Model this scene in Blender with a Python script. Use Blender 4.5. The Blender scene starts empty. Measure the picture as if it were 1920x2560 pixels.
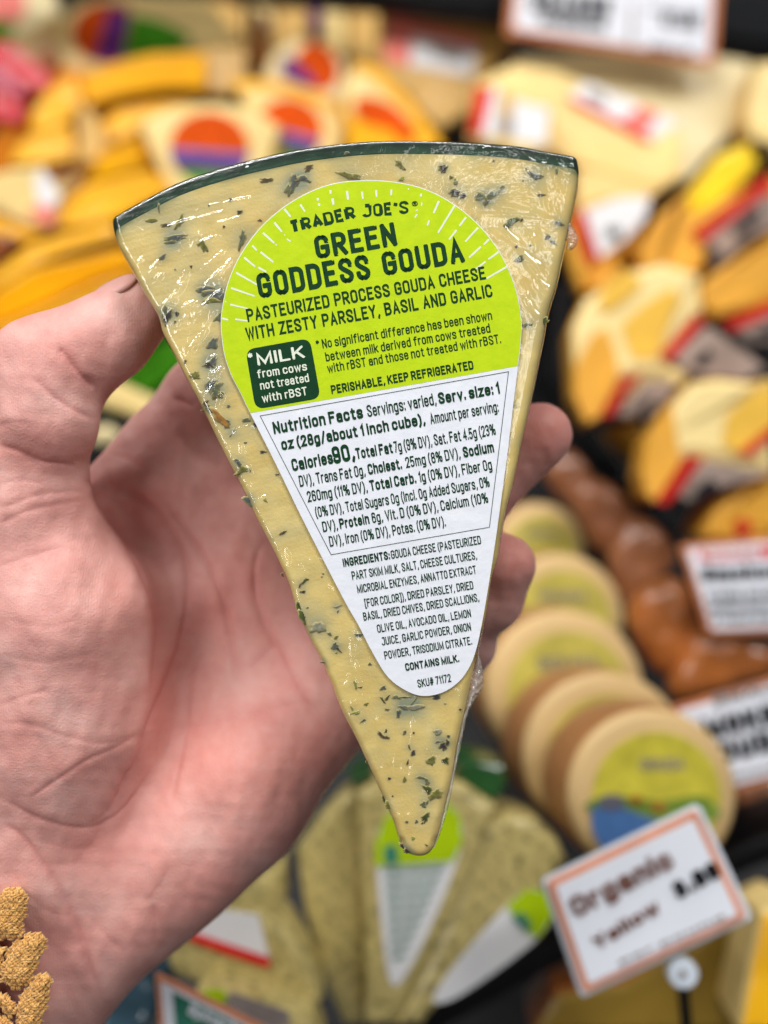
import bpy, math, random
import numpy as np
from mathutils import Vector, Matrix
random.seed(7); rng = np.random.default_rng(7)
S = bpy.context.scene
COL = S.collection

# ---------------------------------------------------------------- camera
PITCH = math.radians(56)
CAM = Vector((0, 0, 0.545))
FPX = 2747.0
Fv = Vector((0, math.cos(PITCH), -math.sin(PITCH)))
Rv = Vector((1, 0, 0))
Uv = Vector((0, math.sin(PITCH), math.cos(PITCH)))
cd = bpy.data.cameras.new('camera')
cam = bpy.data.objects.new('camera', cd); COL.objects.link(cam)
cam.location = CAM; cam.rotation_euler = (math.radians(90) - PITCH, 0, 0)
cd.sensor_fit = 'VERTICAL'; cd.sensor_height = 24.0
cd.lens = 12.0 / (1280.0 / FPX)
cd.clip_start = 0.01; cd.clip_end = 50
cd.dof.use_dof = True; cd.dof.focus_distance = 0.2505; cd.dof.aperture_fstop = 3.3
S.camera = cam
# ---------------------------------------------------------------- light
w = bpy.data.worlds.new("World"); S.world = w; w.use_nodes = True
w.node_tree.nodes['Background'].inputs[0].default_value = (0.93, 0.96, 1, 1)
w.node_tree.nodes['Background'].inputs[1].default_value = 0.10
def area(name, loc, target, sx, sy, power, col=(1, .985, .965)):
    l = bpy.data.lights.new(name, 'AREA'); l.shape = 'RECTANGLE'; l.size = sx; l.size_y = sy
    l.energy = power; l.color = col
    o = bpy.data.objects.new(name, l); COL.objects.link(o); o.location = loc
    o.rotation_euler = (Vector(target) - Vector(loc)).to_track_quat('-Z', 'Y').to_euler()
    return o
area('ceiling_lamp', (-1.0, 0.3, 2.3), (-.9, .3, 0), 0.16, 1.3, 21)
area('ceiling_lamp', (-1.3, -1.2, 2.3), (-.5, .0, 0), 0.3, 1.3, 10)
area('ceiling_lamp', (1.4, 0.6, 2.3), (1.0, .5, 0), 0.16, 1.3, 22)
area('ceiling_lamp', (0.35, -0.9, 2.3), (0.1, .2, 0), 0.16, 1.0, 2.2)  # weak extra lamp, added to give the film folds their sheen
area('ceiling_lamp', (-0.4, 1.5, 2.0), (0, .3, 0), 1.3, 0.16, 21)
area('case_lamp', (0.0, 0.58, 1.2), (0, .62, 0.0), 1.6, 0.06, 7.8, (1, .98, .95))
S.view_settings.view_transform = 'Standard'; S.view_settings.look = 'None'
S.view_settings.exposure = 0.0; S.view_settings.gamma = 1.0
S.render.engine = 'CYCLES'
S.cycles.use_denoising = True
S.cycles.transparent_max_bounces = 16
S.cycles.max_bounces = 8
S.cycles.caustics_reflective = False; S.cycles.caustics_refractive = False
S.cycles.sample_clamp_indirect = 6.0

# ---------------------------------------------------------------- geometry helpers
def ray(px, py):
    return Fv + Rv * ((px - 960) / FPX) + Uv * ((1280 - py) / FPX)
def P(px, py, z):
    return CAM + ray(px, py) * z
def on_h(px, py, h):
    r = ray(px, py); t = (h - CAM.z) / r.z
    return CAM + r * t
def on_plane(px, py, o, n):
    r = ray(px, py); t = (o - CAM).dot(n) / r.dot(n)
    return CAM + r * t
def tag(o, label=None, cat=None, group=None, kind=None):
    for k, v in (('label', label), ('category', cat), ('group', group), ('kind', kind)):
        if v: o[k] = v
    return o
def mesh(name, verts, faces, mats, parent=None, smooth=False, fm=None, mw=None):
    me = bpy.data.meshes.new(name)
    if isinstance(verts, np.ndarray): verts = verts.tolist()
    if isinstance(faces, np.ndarray): faces = faces.tolist()
    me.from_pydata([tuple(v) for v in verts], [], faces)
    if not isinstance(mats, (list, tuple)): mats = [mats]
    for m in mats: me.materials.append(m)
    if fm is not None: me.polygons.foreach_set('material_index', np.array(fm, dtype=np.int32))
    if smooth: me.polygons.foreach_set('use_smooth', np.ones(len(me.polygons), dtype=bool))
    me.update()
    o = bpy.data.objects.new(name, me); COL.objects.link(o)
    if parent is not None: o.parent = parent
    if mw is not None: o.matrix_world = mw
    return o
def empty(name, mat4):
    o = bpy.data.objects.new(name, None); COL.objects.link(o)
    o.empty_display_size = .01; o.matrix_world = mat4
    return o
def fattr(o, name, arr):
    a = o.data.attributes.new(name, 'FLOAT', 'POINT'); a.data.foreach_set('value', np.asarray(arr, dtype=np.float32))
def uvproj(o, k=1000.0):
    me = o.data; uv = me.uv_layers.new(name='mm')
    vi = np.empty(len(me.loops), dtype=np.int32); me.loops.foreach_get('vertex_index', vi)
    co = np.empty(len(me.vertices) * 3); me.vertices.foreach_get('co', co); co = co.reshape(-1, 3)
    uv.data.foreach_set('uv', (co[vi, :2] * k).astype(np.float32).ravel())
def catmull(pts, n=8, closed=False):
    pts = [np.array(p, float) for p in pts]; out = []
    N = len(pts)
    for i in range(N if closed else N - 1):
        p0 = pts[(i - 1) % N] if closed or i > 0 else pts[0]
        p1 = pts[i]; p2 = pts[(i + 1) % N]
        p3 = pts[(i + 2) % N] if closed or i + 2 < N else pts[-1]
        for k in range(n):
            t = k / n
            out.append(.5 * ((2 * p1) + (-p0 + p2) * t + (2 * p0 - 5 * p1 + 4 * p2 - p3) * t * t + (-p0 + 3 * p1 - 3 * p2 + p3) * t ** 3))
    if not closed: out.append(pts[-1])
    return np.array(out)
def resample(pts, n):
    pts = np.asarray(pts, float)
    d = np.r_[0, np.cumsum(np.linalg.norm(np.diff(pts, axis=0), axis=1))]
    t = np.linspace(0, d[-1], n)
    return np.c_[np.interp(t, d, pts[:, 0]), np.interp(t, d, pts[:, 1])]
def polydist(q, pl):
    """distance of points q (N,2) to polyline pl (M,2), and the arc parameter 0..1"""
    best = np.full(len(q), 1e9); par = np.zeros(len(q)); M = len(pl) - 1
    for i in range(M):
        a, b = pl[i], pl[i + 1]; ab = b - a
        t = np.clip(((q - a) @ ab) / max(ab @ ab, 1e-12), 0, 1)
        d = np.hypot(q[:, 0] - a[0] - t * ab[0], q[:, 1] - a[1] - t * ab[1])
        m = d < best; best[m] = d[m]; par[m] = (i + t[m]) / M
    return best, par
def wnoise(x, y, wl, seed, n=14):
    r = np.random.default_rng(seed); s = np.zeros_like(x)
    for i in range(n):
        a = r.uniform(0, 6.283); k = 6.283 / (wl * r.uniform(.6, 1.6))
        s += np.sin(k * (x * math.cos(a) + y * math.sin(a)) + r.uniform(0, 6.283))
    return s / math.sqrt(n)

# ---------------------------------------------------------------- materials
def srgb(*c):
    c = [v / 255 for v in c]
    return tuple((v / 12.92 if v <= .04045 else ((v + .055) / 1.055) ** 2.4) for v in c) + (1,)
class NT:
    def __init__(s, name):
        s.m = bpy.data.materials.new(name); s.m.use_nodes = True
        s.t = s.m.node_tree; s.n = s.t.nodes; s.l = s.t.links
        s.b = s.n['Principled BSDF']; s.out = s.n['Material Output']
    def add(s, typ, **kw):
        n = s.n.new(typ)
        for k, v in kw.items():
            if hasattr(n, k): setattr(n, k, v)
        return n
    def link(s, a, b): s.l.new(a, b)
    def coord(s, scale=1.0, out='Object', vec=None):
        tc = s.add('ShaderNodeTexCoord'); mp = s.add('ShaderNodeMapping')
        s.link(tc.outputs[out], mp.inputs[0])
        mp.inputs['Scale'].default_value = vec or (scale,) * 3
        return mp.outputs[0]
    def noise(s, scale, detail=4, rough=.55, vec=None, dist=0):
        n = s.add('ShaderNodeTexNoise'); n.inputs['Scale'].default_value = scale
        n.inputs['Detail'].default_value = detail; n.inputs['Roughness'].default_value = rough
        n.inputs['Distortion'].default_value = dist
        s.link(vec if vec is not None else s.coord(), n.inputs['Vector'])
        return n.outputs['Fac']
    def ramp(s, fac, stops):
        r = s.add('ShaderNodeValToRGB'); s.link(fac, r.inputs[0])
        e = r.color_ramp.elements
        while len(e) < len(stops): e.new(.5)
        for i, (p, c) in enumerate(stops): e[i].position = p; e[i].color = c if len(c) == 4 else tuple(c) + (1,)
        return r.outputs[0]
    def mix(s, fac, a, b, mode='MIX'):
        n = s.add('ShaderNodeMix'); n.data_type = 'RGBA'; n.blend_type = mode
        for v, i in ((fac, 0), (a, 6), (b, 7)):
            if isinstance(v, (int, float, tuple)): n.inputs[i].default_value = v
            else: s.link(v, n.inputs[i])
        return n.outputs[2]
    def math(s, op, a, b=0.0, clamp=False):
        n = s.add('ShaderNodeMath'); n.operation = op; n.use_clamp = clamp
        for i, v in enumerate((a, b)):
            if isinstance(v, (int, float)): n.inputs[i].default_value = v
            else: s.link(v, n.inputs[i])
        return n.outputs[0]
    def bump(s, h, strength, dist, to=None, prev=None):
        n = s.add('ShaderNodeBump'); n.inputs['Strength'].default_value = strength; n.inputs['Distance'].default_value = dist
        s.link(h, n.inputs['Height'])
        if prev is not None: s.link(prev, n.inputs['Normal'])
        s.link(n.outputs[0], to or s.b.inputs['Normal'])
        return n.outputs[0]
    def attr(s, name):
        a = s.add('ShaderNodeAttribute'); a.attribute_name = name; return a.outputs['Fac']
    def set(s, **kw):
        for k, v in kw.items(): s.b.inputs[k.replace('_', ' ')].default_value = v
def simple(name, col, rough=.5, var=.12, scale=60, coat=0, coat_rough=.1, bump=0, bscale=40, spec=.16):
    t = NT(name)
    c2 = tuple(v * (1 - var * 1.6) for v in col[:3]) + (1,); c1 = tuple(min(1, v * (1 + var)) for v in col[:3]) + (1,)
    f = t.noise(scale, 3)
    t.link(t.ramp(f, [(.3, c2), (.7, c1)]), t.b.inputs['Base Color'])
    t.set(Roughness=rough, Coat_Weight=coat, Coat_Roughness=coat_rough)
    t.b.inputs['Specular IOR Level'].default_value = spec
    if bump:
        h = t.noise(bscale, 2)
        n = t.bump(h, bump, .004, to=t.b.inputs['Coat Normal'] if coat else t.b.inputs['Normal'])
    return t.m
PASTEL_GLOSS = dict(coat=.13, coat_rough=.12, bump=.6, bscale=35)
M_cream = simple('pale_cheese_paste', srgb(234, 206, 136), .45, .08, 22, **PASTEL_GLOSS)
M_cream2 = simple('ivory_cheese_paste', srgb(226, 208, 158), .45, .06, 18, **PASTEL_GLOSS)
M_orange = simple('orange_cheese_rind', srgb(255, 178, 6), .35, .16, 16, **PASTEL_GLOSS)
M_amber = simple('amber_cheese_rind', srgb(252, 182, 30), .4, .14, 18, **PASTEL_GLOSS)
M_yellow = simple('bright_yellow_rind', srgb(252, 214, 40), .35, .1, 18, **PASTEL_GLOSS)
M_tan = simple('tan_cheese_paste', srgb(214, 172, 98), .5, .1, 20, **PASTEL_GLOSS)
M_disc = simple('washed_round_rind', srgb(224, 190, 134), .5, .08, 15, coat=.3, coat_rough=.25, bump=.3, bscale=30)
M_brown = simple('smoked_brown_rind', srgb(166, 98, 48), .3, .35, 22, coat=.8, coat_rough=.1, bump=.7, bscale=16)
M_herb = None
M_black = simple('black_case_plastic', (.004, .004, .005, 1), .45, .2, 12, spec=.2)
M_rail = simple('black_shelf_rail', (.003, .004, .006, 1), .45, .2, 10, spec=.2)
M_paper = simple('white_label_paper', srgb(228, 228, 230), .5, .02, 40)
M_sign = simple('white_sign_card', srgb(236, 240, 250), .35, .02, 30)
M_signw = simple('sign_plastic_holder', srgb(222, 232, 244), .2, .02, 30)
M_border = simple('orange_sign_border', srgb(206, 128, 84), .45, .1, 40)
M_salmon = simple('salmon_sign_border', srgb(228, 152, 116), .45, .12, 60)
M_ink = simple('black_print', (.012, .013, .018, 1), .6, .1, 60, spec=.05)
M_brownink = simple('brown_print', srgb(120, 84, 74), .6, .1, 60, spec=.05)
M_redp = simple('red_print', srgb(214, 44, 40), .6, .1, 60, spec=.05)
M_orangep = simple('orange_print', srgb(214, 80, 14), .6, .18, 90, spec=.05)
M_purple = simple('purple_print', srgb(104, 48, 124), .6, .15, 60, spec=.05)
M_greenp = simple('green_print', srgb(66, 140, 24), .6, .12, 60, spec=.05)
M_limep = simple('lime_print', srgb(176, 206, 20), .6, .1, 60, spec=.05)
M_bluep = simple('blue_print', srgb(80, 120, 178), .6, .1, 60, spec=.05)
M_yellowp = simple('yellow_print', srgb(212, 200, 72), .6, .16, 90, spec=.05)
M_pinkp = simple('pink_print', srgb(236, 132, 122), .6, .1, 60, spec=.05)
M_greyp = simple('grey_print', srgb(150, 140, 136), .6, .15, 80, spec=.05)
M_tealp = simple('teal_print', srgb(60, 128, 108), .6, .15, 80, spec=.05)
M_redwrap = simple('red_wax_wrap', srgb(196, 10, 34), .3, .15, 30, coat=.4, coat_rough=.1, bump=1, bscale=40)
M_pinkwrap = simple('pink_wrap', srgb(196, 70, 100), .3, .12, 30, coat=1, coat_rough=.1, bump=1, bscale=40)
M_teal = simple('dark_blue_wrap', srgb(52, 78, 92), .25, .3, 60, coat=1, coat_rough=.1, bump=1, bscale=60)
M_gold = simple('golden_cheese_face', srgb(236, 188, 74), .45, .12, 18, **PASTEL_GLOSS)
M_side = simple('golden_rind_side', srgb(230, 168, 62), .45, .16, 18, **PASTEL_GLOSS)
M_paley = simple('pale_yellow_top', srgb(242, 218, 152), .45, .07, 18, **PASTEL_GLOSS)
M_darkred = simple('dark_red_print', srgb(190, 44, 36), .6, .15, 60, spec=.05)
M_taupe = simple('taupe_print', srgb(150, 132, 122), .6, .25, 45, spec=.1)
M_dkbrown = simple('dark_smoked_rind', srgb(146, 92, 60), .3, .35, 22, coat=.9, coat_rough=.12, bump=.8, bscale=14)
M_crack = simple('crack_shade_orange', srgb(206, 118, 8), .5, .2, 18, **PASTEL_GLOSS)  # orange darkened to paint the shade in cracks between rinds
M_hill = simple('muted_green_print', srgb(120, 146, 62), .6, .25, 50, spec=.05)
M_slatep = simple('slate_print', srgb(104, 104, 116), .6, .2, 60, spec=.05)
M_spot = simple('red_fleck_print', srgb(176, 110, 50), .6, .2, 60, spec=.05)

# ---------------------------------------------------------------- cheese wedge in the hand
ZW = 0.25; PX = ZW / FPX                       # metres per photograph pixel at the wedge
O = P(1040, 2140, ZW)
WM = Matrix.Translation(O) @ Matrix((Rv, Uv, -Fv)).transposed().to_4x4()
wedge = empty('cheese_wedge', WM)
tag(wedge, 'film wrapped herbed gouda wedge with green rind and lime label, held in the hand', 'cheese wedge')
def L2(px, py): return ((px - 1040) * PX, (2140 - py) * PX)
TOP = [(278, 557), (283, 543), (304, 528), (340, 508), (378, 488), (451, 452), (554, 417), (672, 387), (775, 367), (885, 354), (959, 350), (1069, 350), (1179, 354), (1290, 363), (1363, 376), (1425, 387), (1441, 393), (1449, 404)]
LEFT = [(278, 557), (293, 609), (330, 676), (356, 727), (392, 786), (405, 830), (436, 889), (462, 940), (495, 1001), (555, 1125), (608, 1227), (640, 1295), (683, 1377), (723, 1464), (736, 1510), (769, 1589), (805, 1656), (830, 1716), (856, 1783), (890, 1848), (919, 1910), (942, 1959), (962, 2005), (985, 2057), (1001, 2108)]
RIGHT = [(1449, 404), (1450, 430), (1444, 480), (1429, 552), (1412, 625), (1393, 712), (1373, 779), (1361, 845), (1348, 911), (1330, 1000), (1303, 1124), (1285, 1208), (1270, 1262), (1258, 1320), (1246, 1395), (1231, 1445), (1218, 1530), (1206, 1580), (1190, 1650), (1176, 1722), (1163, 1782), (1151, 1838), (1143, 1876), (1133, 1940), (1121, 1992), (1107, 2054), (1094, 2104)]
TIP = [(1001, 2108), (1008, 2124), (1022, 2138), (1045, 2145), (1066, 2142), (1082, 2128), (1094, 2104)]
NT_, NS = 250, 420
top = resample(catmull(TOP), NT_); tip = resample(catmull(TIP), NT_)
ss = np.r_[np.linspace(0, .019, 14), np.linspace(.019, 1, NS - 13)[1:]]
def bysp(pl, s):
    pl = catmull(pl); d = np.r_[0, np.cumsum(np.linalg.norm(np.diff(pl, axis=0), axis=1))]; d /= d[-1]
    return np.c_[np.interp(s, d, pl[:, 0]), np.interp(s, d, pl[:, 1])]
lef = bysp(LEFT, ss); rig = bysp(RIGHT, ss)
tt = np.linspace(0, 1, NT_)
Sg, Tg = np.meshgrid(ss, tt, indexing='ij')
def coons(T, B, Lf, Rt):
    c = (1 - Sg)[..., None] * T[None] + Sg[..., None] * B[None] + (1 - Tg)[..., None] * Lf[:, None] + Tg[..., None] * Rt[:, None]
    c -= ((1 - Sg) * (1 - Tg))[..., None] * T[0] + ((1 - Sg) * Tg)[..., None] * T[-1] + (Sg * (1 - Tg))[..., None] * B[0] + (Sg * Tg)[..., None] * B[-1]
    return c
G = coons(top, tip, lef, rig)                  # (NS, NT, 2) photograph pixels on the front face
q = G.reshape(-1, 2)
dL, _ = polydist(q, catmull(LEFT, 3)); dR, pR = polydist(q, catmull(RIGHT, 3)); dT, _ = polydist(q, catmull(TOP, 3)); dB, _ = polydist(q, catmull(TIP, 3))
mm = PX * 1000
def rim(d, R):                                  # quarter round edge, mm
    u = np.clip(1 - d * mm / R, 0, 1); return -R * (1 - np.sqrt(np.clip(1 - u * u, 0, 1)))
base = rim(dL, 1.6) + rim(dR, 2.3) + rim(dT, 1.0) + rim(dB, 2.0)
base = np.maximum(base, -2.6)
X, Y = q[:, 0], q[:, 1]
# label outline (print sits flat there)
LAB = [(553, 815), (556, 770), (569, 712), (592, 655), (628, 598), (668, 553), (722, 510), (785, 476), (850, 457), (926, 452), (1000, 458), (1070, 477), (1135, 512), (1190, 557), (1235, 610), (1270, 672), (1292, 735), (1303, 800), (1302, 850), (1297, 895), (1285, 990), (1270, 1117), (1253, 1244), (1238, 1352), (1216, 1493), (1200, 1580), (1189, 1626), (1174, 1665), (1148, 1702), (1109, 1729), (1062, 1739), (1020, 1728), (971, 1693), (931, 1630), (895, 1560), (858, 1495), (758, 1300), (690, 1160), (627, 1035), (600, 980), (577, 935), (560, 880)]
lab = catmull(LAB, 5, closed=True)
labc = np.r_[lab, lab[:1]]
dLab, _ = polydist(q, labc[::2] if len(labc) % 2 else labc)
def inside(q, poly):
    c = np.zeros(len(q), bool); n = len(poly)
    for i in range(n):
        a, b = poly[i], poly[(i + 1) % n]
        if a[1] == b[1]: continue
        m = (a[1] > q[:, 1]) != (b[1] > q[:, 1])
        c ^= m & (q[:, 0] < (b[0] - a[0]) * (q[:, 1] - a[1]) / (b[1] - a[1]) + a[0])
    return c
inL = inside(q, lab)
free = np.where(inL, 0.0, np.clip(dLab / 14, 0, 1))
# ---- paste surface: knife striations parallel to the rind, soft dents
Rr = np.hypot(X - 1090, Y - 2700)
stri = np.sin(Rr * .16 + 2.2 * wnoise(X, Y, 500, 3)) * .5 + np.sin(Rr * .47 + 2 * wnoise(X, Y, 300, 4)) * .35
stri_amp = .05 * np.clip(1.2 - X / 900, .08, 1) + .015 * np.clip((Y - 1300) / 600, 0, 1)
dent = wnoise(X, Y, 160, 5) * .08 + wnoise(X, Y, 60, 6) * .03
paste_z = base + (stri * stri_amp + dent) * free - .12 * (1 - free)
# ---- film surface: ridges
FOLD = []
def Zc(x0, y0, k): return lambda *a: [(x0 + a[i] * k, y0 + a[i + 1] * k) for i in range(0, len(a), 2)]
z5 = Zc(0, 640, .3376); z1 = Zc(260, 330, .7354); zB = Zc(960, 0, .5787); z4 = Zc(760, 1640, .3255); z7 = Zc(200, 900, .3014); z3 = Zc(700, 1300, .3617)
for a in [(1380, 90, 1340, 180, 1300, 260), (1392, 110, 1330, 260, 1270, 310), (1290, 290, 1240, 340, 1200, 395), (1655, 90, 1570, 170, 1510, 235), (1655, 150, 1600, 220), (1190, 25, 1120, 110), (1655, 250, 1560, 320, 1490, 400), (1600, 405, 1520, 520), (1440, 340, 1355, 380), (1470, 340, 1435, 430), (1390, 430, 1350, 500, 1310, 570), (1530, 530, 1440, 640, 1380, 745), (1545, 540, 1465, 650, 1400, 735), (1640, 830, 1560, 910), (1620, 880, 1540, 1040), (1650, 1010, 1620, 1130), (1610, 720, 1540, 790), (1060, 10, 1030, 60), (1200, 150, 1160, 185)]: FOLD.append((z5(*a), .20))
for a in [(205, 470, 170, 520), (330, 340, 300, 380), (440, 430, 375, 505), (415, 400, 330, 470), (290, 480, 250, 560), (250, 560, 225, 610), (330, 600, 290, 660), (350, 255, 470, 232, 560, 225), (200, 330, 300, 300, 420, 270), (380, 315, 470, 290), (300, 390, 400, 350), (1310, 330, 1360, 355, 1400, 385), (1240, 250, 1380, 260, 1500, 285), (1420, 560, 1450, 590, 1480, 640)]: FOLD.append((z1(*a), .16))
for a in [(500, 970, 540, 1010, 590, 1055), (575, 1080, 620, 1110, 680, 1180), (600, 1210, 640, 1285), (650, 1200, 690, 1290), (600, 1120, 680, 1220, 740, 1260), (690, 720, 680, 800, 690, 895), (740, 720, 745, 790, 765, 830), (640, 1010, 655, 1060), (600, 680, 660, 705, 730, 715), (730, 700, 790, 735, 830, 730), (410, 650, 460, 640, 540, 650), (200, 660, 215, 640), (690, 1290, 720, 1240), (610, 1290, 650, 1350, 700, 1380), (590, 950, 580, 975), (615, 1110, 690, 1160), (420, 930, 560, 930, 740, 950)]: FOLD.append((zB(*a), .18))
for a in [(430, 530, 500, 500, 565, 470), (360, 380, 400, 330), (290, 250, 340, 190, 330, 130), (600, 830, 620, 960), (690, 760, 700, 1000), (750, 830, 770, 980), (830, 480, 825, 700), (400, 40, 410, 180), (520, 820, 530, 960), (830, 840, 810, 930), (700, 1220, 830, 1220), (430, 430, 330, 470), (1050, 250, 1180, 270)]: FOLD.append((z4(*a), .13))
for a in [(1275, 620, 1330, 570, 1440, 545), (1190, 745, 1240, 715), (1290, 860, 1320, 830), (1340, 1055, 1420, 1025), (1450, 1180, 1520, 1140, 1650, 1110), (1340, 700, 1350, 780), (1080, 140, 1180, 60), (1150, 400, 1190, 290), (1020, 310, 1090, 230), (1190, 860, 1245, 800), (1370, 1210, 1470, 1170), (1400, 870, 1420, 940)]: FOLD.append((z7(*a), .16))
for a in [(40, 190, 60, 270, 60, 350), (130, 300, 160, 350), (200, 280, 300, 265), (300, 460, 370, 480), (380, 770, 540, 790), (490, 800, 500, 1000), (520, 1000, 560, 1200), (340, 820, 560, 830)]: FOLD.append((z3(*a), .12))
r2 = random.Random(5)
for i in range(55):                            # many small unnamed wrinkles
    k = r2.randrange(len(q)); x, y = q[k]
    if inL[k]: continue
    if y < 1050 and x < 760: a = r2.gauss(-58, 14)
    elif x > 1150: a = r2.gauss(42, 25)
    elif y < 520: a = r2.gauss(-12, 14)
    else: a = r2.gauss(-15, 30)
    a = math.radians(a); l = r2.uniform(10, 38); b = r2.uniform(-7, 7)
    FOLD.append(([(x - l * math.cos(a), y - l * math.sin(a)), (x + b, y + b), (x + l * math.cos(a), y + l * math.sin(a))], r2.uniform(.04, .10)))
film = .30 + wnoise(X, Y, 150, 11) * .07 * free + wnoise(X, Y, 48, 12) * .012 * free + wnoise(X * 1.6 + Y, Y - X * .5, 70, 14) * .012 * free
for pl, hgt in FOLD:
    c = catmull(pl, 5); lo = c.min(0) - 16; hi = c.max(0) + 16
    m = np.where((X > lo[0]) & (X < hi[0]) & (Y > lo[1]) & (Y < hi[1]))[0]
    if not len(m): continue
    d, par = polydist(q[m], c)
    wd = 3.7 + 1.4 * np.sin(par * 9 + pl[0][0])
    film[m] += hgt * 1.75 * np.exp(-(d / wd) ** 2) * np.sqrt(np.clip(np.sin(np.pi * np.clip(par, .03, .97)), 0, 1)) * free[m]
film_z = np.maximum(base + film, paste_z + .12 * free + .05)
film_z = np.where(inL, np.minimum(film_z, base + .34), film_z)

idx = np.arange(NS * NT_).reshape(NS, NT_)
def gridfaces(r0, r1):
    a = idx[r0:r1 - 1, :-1]; b = idx[r0:r1 - 1, 1:]; c = idx[r0 + 1:r1, 1:]; d = idx[r0 + 1:r1, :-1]
    return np.stack([a, d, c, b], -1).reshape(-1, 4)
XL, YL = (X - 1040) * PX, (2140 - Y) * PX
THK = .022
def body(name, z, r0, r1, mat, off=0.0, sides='LRTB', attrs=()):
    """front sheet of rows r0..r1 plus the side walls below its outer borders"""
    V = np.c_[XL, YL, z * .001]
    rows = np.arange(r0, r1)
    F = [f for f in gridfaces(r0, r1).tolist()]
    loop = []
    if 'T' in sides: loop += [idx[r0, t] for t in range(NT_ - 1, 0, -1)]
    if 'L' in sides: loop += [idx[r, 0] for r in rows[:-1]]
    if 'B' in sides: loop += [idx[r1 - 1, t] for t in range(NT_ - 1)]
    if 'R' in sides: loop += [idx[r, NT_ - 1] for r in rows[::-1]]
    if 'T' not in sides: loop = loop
    closed = 'T' in sides and 'B' in sides
    verts = V.tolist(); src = list(range(len(verts)))
    cx, cy = XL[loop].mean(), YL[loop].mean()
    prev = loop; order = loop + ([loop[0]] if closed else [])
    n = len(loop)
    P0 = V[loop]
    tan = np.roll(P0[:, :2], -1, 0) - np.roll(P0[:, :2], 1, 0)
    if not closed: tan[0] = P0[1, :2] - P0[0, :2]; tan[-1] = P0[-1, :2] - P0[-2, :2]
    nor = np.c_[tan[:, 1], -tan[:, 0]]; nor /= np.maximum(np.linalg.norm(nor, axis=1), 1e-9)[:, None]
    prof = [(.0001 + off, -.0035), (.0001 + off, -.009), (-.0006 + off, -.014), (-.0016 + off, -.019), (-.0028 + off, -THK + .0006), (-.0045 + off, -THK)]
    for (o_, zz) in prof:
        ring = []
        wob = 1 + .0
        for k in range(n):
            ring.append(len(verts)); verts.append((P0[k, 0] + nor[k, 0] * o_, P0[k, 1] + nor[k, 1] * o_, zz)); src.append(loop[k])
        for k in range(n if closed else n - 1):
            F.append([prev[k], ring[k], ring[(k + 1) % n], prev[(k + 1) % n]])
        prev = ring
    F.append(list(prev)[::-1])
    used = np.unique(np.concatenate([np.array(f) for f in F])); mp = -np.ones(len(verts), int); mp[used] = np.arange(len(used))
    o = mesh(name, [verts[i] for i in used], [[int(mp[i]) for i in f] for f in F], mat, wedge, smooth=True)
    src = np.array(src)[used]
    for nm, ar in attrs: fattr(o, nm, ar[src])
    uvproj(o)
    return o

# ---- herb flecks: (px, py, length, width, angle deg, colour) ; each a little leaf set in the paste
FL = []
def fl(Z, rows):
    for x, y, l, wd, a, c in rows:
        p = Z(x, y)[0]; k = {'1': .7354, '4': .3255, '7': .3014, '3': .3617}[Z.k]
        FL.append((p[0], p[1], l * k, wd * k, a, c))
class ZZ:
    def __init__(s, f, k): s.f, s.k = f, k
    def __call__(s, *a): return s.f(*a)
fl(ZZ(z1, '1'), [(650, 168, 48, 22, 60, 'b'), (678, 160, 40, 16, -10, 'b'), (628, 195, 34, 16, 70, 'g'), (695, 123, 24, 14, 30, 'n'), (553, 163, 36, 11, 5, 'n'), (820, 146, 44, 12, -20, 'o'), (850, 152, 34, 14, -8, 'o'), (1008, 112, 42, 13, -50, 'o'), (1155, 126, 24, 17, 40, 'k'), (1150, 118, 16, 8, 10, 'k'), (1465, 148, 42, 15, -20, 'b'), (1192, 206, 34, 18, -15, 'k'), (1220, 216, 20, 12, 20, 'k'), (1285, 222, 40, 18, -10, 'g'), (1318, 214, 44, 15, 35, 'g'), (1350, 194, 26, 8, 60, 'g'), (1300, 238, 22, 12, 30, 'g'), (1196, 170, 16, 10, 80, 'o'), (1388, 306, 52, 15, 28, 'd'), (1412, 433, 24, 16, 20, 'g'), (1508, 358, 16, 12, 30, 'k'), (1526, 375, 20, 7, -30, 'b'), (1545, 310, 26, 8, -20, 'b'), (1325, 100, 7, 6, 0, 'k'), (1496, 640, 26, 13, 10, 'd'), (1438, 656, 26, 9, 10, 'g'),
 (258, 303, 44, 11, 65, 'o'), (244, 360, 56, 14, 8, 'b'), (228, 374, 30, 8, 5, 'g'), (340, 388, 34, 14, -70, 'o'), (328, 380, 20, 8, 30, 'o'), (210, 316, 28, 8, 5, 'n'), (160, 300, 26, 12, 0, 'o'), (470, 362, 54, 13, 78, 'g'), (345, 538, 40, 26, 10, 'b'), (375, 552, 60, 24, -12, 'b'), (362, 575, 42, 12, 5, 'o'), (395, 540, 24, 14, 60, 'g'), (212, 608, 36, 24, 80, 'g'), (216, 628, 46, 16, 62, 'k'), (248, 618, 13, 11, 0, 'k'), (370, 720, 34, 20, 50, 'b'), (366, 782, 42, 18, 35, 'b'), (355, 792, 28, 14, -10, 'k'), (430, 230, 9, 8, 0, 'n'), (200, 425, 22, 8, 40, 'b'), (530, 300, 10, 6, 0, 'n'), (408, 322, 7, 6, 0, 'n'), (296, 457, 8, 7, 0, 'n'), (408, 640, 14, 10, 0, 'b'), (395, 625, 34, 15, 50, 'g'), (1485, 215, 20, 6, 5, 'n'), (1420, 300, 12, 5, 60, 'n'), (1012, 160, 14, 9, 30, 'l')])
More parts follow.
